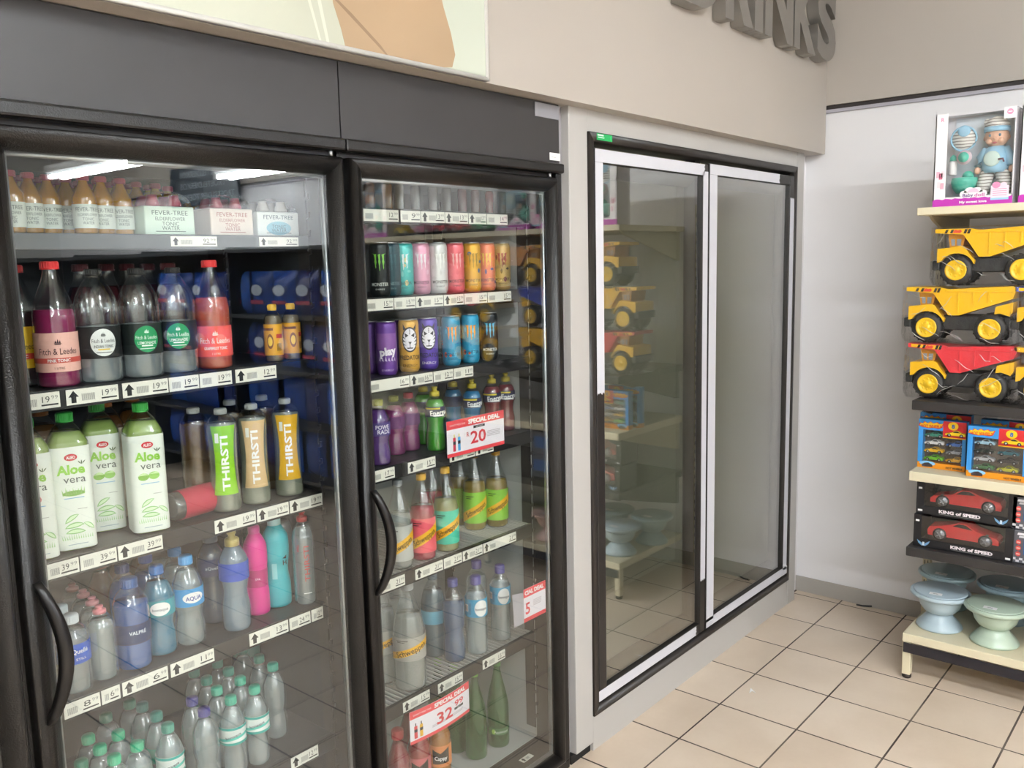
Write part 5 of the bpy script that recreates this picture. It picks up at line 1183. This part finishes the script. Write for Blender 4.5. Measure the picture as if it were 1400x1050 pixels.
for i, (y_, col, nm) in enumerate(((-2.34, '#e0c030', 'yellow'), (-2.15, '#d8709a', 'pink'), (-1.98, '#b83038', 'dark red'), (-1.83, '#d8443c', 'bright red'), (-1.66, '#2fa860', 'green'))):
    t = thing('wrapped_toy_car', '%s wrapped toy car outside the frame, mirrored in the right cooler glass' % nm, 'toy car', (3.86, y_, 2.006), RZ, 'small wrapped toy cars on the top shelf')
    toy_car(t, .010, .004, .01, .130, .070, .07, col, i)
    MB().box(.0, .15, 0, .09, .001, .085, b=.012).build('shrink_wrap', WRAP, t)
def speed_box(label, y, z, x, L_, H_, D, flip=False, yaw=0):
    t = thing('toy_car_box', label, 'toy box', (x, y, z), RZ+yaw, 'boxed red sports cars')
    K = paint('#18171a', .35)
    MB().box(0, L_, D-.003, D, 0, H_).box(0, .03, 0, D, 0, H_).box(L_-.03, L_, 0, D, 0, H_).box(.03, L_-.03, 0, D, 0, .035).box(.03, L_-.03, .05, D, H_-.003, H_).build('carton', K, t)
    MB().box(.029, L_-.029, .004, .0046, .034, H_-.004).build('window_film', WIN, t)
    MB().box(.03, L_-.03, D-.02, D-.004, .036, H_-.005).build('inner_tray', paint('#3a3638', .5), t)
    w_ = .085; h = H_*.62; l = L_*.72
    P_ = [(0, .20), (.0, .40), (.04, .52), (.20, .62), (.32, .72), (.44, .98), (.56, 1.0), (.68, .84), (.84, .70), (.97, .62), (1, .45), (.99, .20)]
    if flip: P_ = [(1-a, b) for a, b in P_][::-1]
    c = MB().prism([(a*l, b*h) for a, b in P_], 0, w_, 'y', sm=False).build('toy_car', REDC, t, (L_*.13, .022, .034))
    wn = [(.36, .74), (.455, .94), (.555, .95), (.64, .80)]
    if flip: wn = [(1-a, b) for a, b in wn][::-1]
    MB().prism([(a*l, b*h) for a, b in wn], -.0008, w_+.0008, 'y').build('car_windows', paint('#16181a', .12), c)
    for a in (.18, .82):
        wo = MB().lathe([(.010, 0), (h*.31, 0), (h*.31, .022), (.010, .022)], 20, a*l, -.003, h*.30, axis='y', material=TYRE)
        wo.lathe([(0, -.001), (h*.24, -.001), (h*.24, .002), (0, .002)], 18, a*l, -.003, h*.30, axis='y', material=paint('#8f9094', .3, metal=.6))
        for q in range(5):
            an = 2*PI*q/5; wo.tube([(a*l, -.005, h*.30), (a*l+h*.22*math.cos(an), -.005, h*.30+h*.22*math.sin(an))], .0022, 5, material=STEEL)
        wo.build('car_wheel', None, c)
    fr = MB().box(.03, L_-.03, -.0006, .002, 0.0005, .034).build('front_strip', K, t)
    pr = Print(); u = L_*(.60 if flip else .45); pr.text('KING of SPEED', u, .020, .0125, paint('#e9dfe2', .4), w=L_*.42, bold=.05); pr.rect(u-L_*.2, u+L_*.2, .008, .0095, GREYINK)
    wu = L_*(.11 if flip else .86); B_ = paint('#6f9cc4', .35)
    for s in (-1, 1): pr.poly([(wu, .010), (wu+s*.008, .018), (wu+s*.026, .030), (wu+s*.020, .016), (wu+s*.006, .004)], B_, 2)
    pr.rect(wu-.004, wu+.004, .006, .022, paint('#c9d6e2', .35), 3); pr.rect(.008, .022, H_-.030, H_-.022, WHITE, 2); pr.rect(.008, .026, .010, .018, WHITE, 2) if not flip else pr.rect(L_-.026, L_-.008, .008, .016, WHITE, 2)
    pr.build('front_print', fr, y=-.0007, eps=.0004)
    return t
speed_box('upper black box with a red toy sports car', Yx(1253, 680, 3.85), .731, 3.85, .375, .136, .17)
speed_box('lower black box with a red toy sports car, on the black shelf', Yx(1249, 725, 3.835), .591, 3.835, .375, .138, .17, flip=True)
def grey_box(label, y, z, x, H_):
    t = thing('toy_carton', label, 'toy box', (x, y, z), RZ, 'dark grey toy cartons')
    b = MB().box(0, .26, 0, .18, 0, H_, b=.0015).build('carton', paint('#55555c', .45, noise=.06, scale=20), t); pr = Print(); R_ = paint('#cf4a44', .4)
    for j in range(3): pr.disc(.022, H_*(.64-.18*j), .009, .010, R_, 1, rings=2); pr.rect(.016, .028, H_*(.64-.18*j)-.003, H_*(.64-.18*j)+.002, paint('#e8b0a4', .4), 2)
    for a in range(12):
        for b_ in range(2):
            if (a+b_) % 2: pr.rect(.003+a*.012, .015+a*.012, .004+b_*.009, .013+b_*.009, paint('#c9c9cc', .4))
    pr.poly([(.016, H_*.86), (.075, H_*.86), (.078, H_*.93), (.019, H_*.93)], paint('#dcdce0', .4)); pr.poly([(.022, H_*.78), (.075, H_*.78), (.077, H_*.84), (.024, H_*.84)], paint('#c4c4ca', .4)); pr.rect(.040, .24, H_*.28, H_*.78, paint('#2f5f9c', .35)); pr.build('front_print', b, y=-.0003, eps=.0004)
    return t
grey_box('upper dark grey toy carton with red spots at the right edge', Yx(1384, 700, 3.85), .727, 3.85, .132)
grey_box('lower dark grey toy carton with red spots at the right edge', Yx(1384, 740, 3.845), .591, 3.845, .134)
# ---- pedestal bowls with lids on the base shelf
def pedestal(label, x, y, z, col, sticker=True, rzz=0):
    t = thing('pedestal_bowl', label, 'pedestal bowl', (x, y, z), RZ+rzz, 'plastic pedestal bowls on the base shelf'); m = paint(col, .28)
    MB().lathe([(.090, 0), (.093, .004), (.090, .012), (.072, .034), (.054, .054), (.050, .066)], 40).build('foot', m, t)
    MB().lathe([(.050, .066), (.064, .074), (.080, .096), (.087, .122), (.089, .140)], 40).build('bowl', m, t)
    MB().lathe([(.089, .140), (.116, .142), (.121, .148), (.121, .156), (.117, .161), (.108, .161), (.107, .158)], 44).build('rim', m, t)
    l = MB().lathe([(.1068, .156), (.1068, .1625), (.103, .164), (0, .1645)], 44).build('lid', m, t)
    if sticker:
        s = MB().box(-.025, .025, -.014, .014, .1646, .1651).build('price_sticker', WHITE, t); s.location = (-.010, -.062, 0)
        pr = Print()
        for j in range(10): pr.rect(-.010+.002*j, -.0089+.002*j, -.006, .004, GREYINK)
        pr.build('barcode', s, axis='z', z=.1652, eps=.0002)
    return t
pedestal('pale blue lidded pedestal bowl at the shelf end, front', 3.965, Yx(1286, 810, 3.965), .206, '#aebfc8', rzz=.1)
pedestal('pale mint lidded pedestal bowl beside the blue one, front', 3.935, Yx(1362, 830, 3.935), .206, '#b3c4b2')
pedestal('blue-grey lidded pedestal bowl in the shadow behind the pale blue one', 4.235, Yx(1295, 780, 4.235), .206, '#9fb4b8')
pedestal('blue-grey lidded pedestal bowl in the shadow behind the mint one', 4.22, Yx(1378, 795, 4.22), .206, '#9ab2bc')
pedestal('pale pink lidded pedestal bowl at the right edge', 3.94, Yx(1362, 830, 3.935)-.250, .206, '#dcb9ac')
# ------------------------------------------------------------------ scraps on the floor
A = at(1027, 944, z=.001); sp = MB().prism([(-.022, .012), (.004, .004), (.022, -.002), (.002, -.008), (-.020, -.016), (-.004, -.003)], 0, .0012, 'z').build('paper_scrap', WHITE, None, (A.x, A.y, .0003), .6); tag(sp, 'small torn white scrap on the floor tiles', 'litter')
A = at(1185, 829, z=.001)
cl = MB().tube([(-.05, 0, .005), (-.02, -.012, .006), (.02, -.006, .006), (.035, .010, .006), (.010, .018, .006), (.03, .014, .006)], .0045, 6).build('black_cord_scrap', INK, None, (A.x, A.y, 0), -1.2); tag(cl, 'bent black scrap lying on the floor by the wall', 'litter')
# ------------------------------------------------------------------ the rest of the end wall, seen mirrored in the cooler doors
pw_ = thing('pet_food_shelving', 'dark wall shelving with blue bags, mirrored in the left cooler door', 'shelving', (0, 0, 0)); DK = paint('#1c2026', .5)
py0, py1 = -3.2, -8.9
MB().box(XE-.04, XE-.009, py1, py0, .05, 2.0).build('back_panel', paint('#1a2230', .5), pw_)
for z in (.2, .62, 1.04, 1.46, 1.98): MB().box(3.95, XE-.041, py1, py0, z-.03, z, b=.003).build('shelf_board', DK, pw_)
for y in (py0+.02, -4.6, -6.0, -7.4, py1-.02): MB().box(3.97, XE-.041, y-.012, y+.012, 0, 2.0).build('divider', DK, pw_)
def bag_mesh(W, H_, D, seed):
    rr = random.Random(seed); nu, nv = 8, 10; v = []; f = []
    for s in (-1, 1):
        for i in range(nu+1):
            for j in range(nv+1):
                a = -1+2*i/nu; b = j/nv; th = (1-abs(a)**2.4)*(1-abs(2*b-1)**3.5)
                v.append((a*W/2*(1-.06*(1-abs(2*b-1))), s*(D/2*th+.001)+rr.uniform(-.004, .004)*th, b*H_))
    n = (nu+1)*(nv+1)
    for s in range(2):
        for i in range(nu):
            for j in range(nv):
                a = s*n+i*(nv+1)+j; q = (a, a+nv+1, a+nv+2, a+1); f.append(q if s == 0 else q[::-1])
    mb = MB(); mb.add(v, f, True); return mb.mesh('bag')
BAGM = [bag_mesh(.27, .34, .12, i) for i in range(3)]; BCOL = ['#1f4fb0', '#234a9c', '#2a63c4', '#16327c']
NAMES9 = NAMES+('ninth',)
WN = ('lowest', 'second', 'third', 'fourth')
for r, z in enumerate((.2, .62, 1.04, 1.46)):
    for c in range(9):
        y = -3.45-c*.30
        o = obj('pet_food_bag', BAGM[(r+c) % 3], None, None, (4.12+.02*((r*c) % 3), y, z), RZ+.08*math.sin(r*3+c))
        if len(o.data.materials) == 0: o.data.materials.append(None)
        o.material_slots[0].link = 'OBJECT'; o.material_slots[0].material = paint(BCOL[(r*2+c) % 4], .22, noise=.35, scale=9, bump=.5, bscale=16)
        tag(o, '%s blue pet food bag on the %s pet shelf, mirrored in the door' % (NAMES9[c], WN[r]), 'bag', 'blue bags on the pet shelves, %s row' % WN[r])
        if r >= 2:
            pr = Print(); pr.disc(0, .19, .07, .045, paint('#c9d3e4', .3), 1); pr.rect(-.08, .08, .08, .11, paint('#b8405c', .3), 1); pr.build('bag_print', o, y=-.064, eps=.001)
sg = thing('aisle_sign', 'dark sign with pale lettering high on the end wall, mirrored in the left door', 'sign', (XE-.024, -5.15, 2.42), RZ)
MB().box(0, 1.15, -.03, -.001, 0, .36, b=.004).build('board', paint('#28323c', .4), sg)
pr = Print(); tcx = paint('#b9c4cc', .5)
for i, s in enumerate(('TROETELDIERKOS', 'TROETELDIERKOS', 'TROETELDIER TOEBEHOR')): pr.text(s, .575, .29-.105*i, .055, tcx, w=(.78, .78, 1.05)[i], bold=.02)
pr.build('lettering', sg, y=-.0305, eps=.0006)
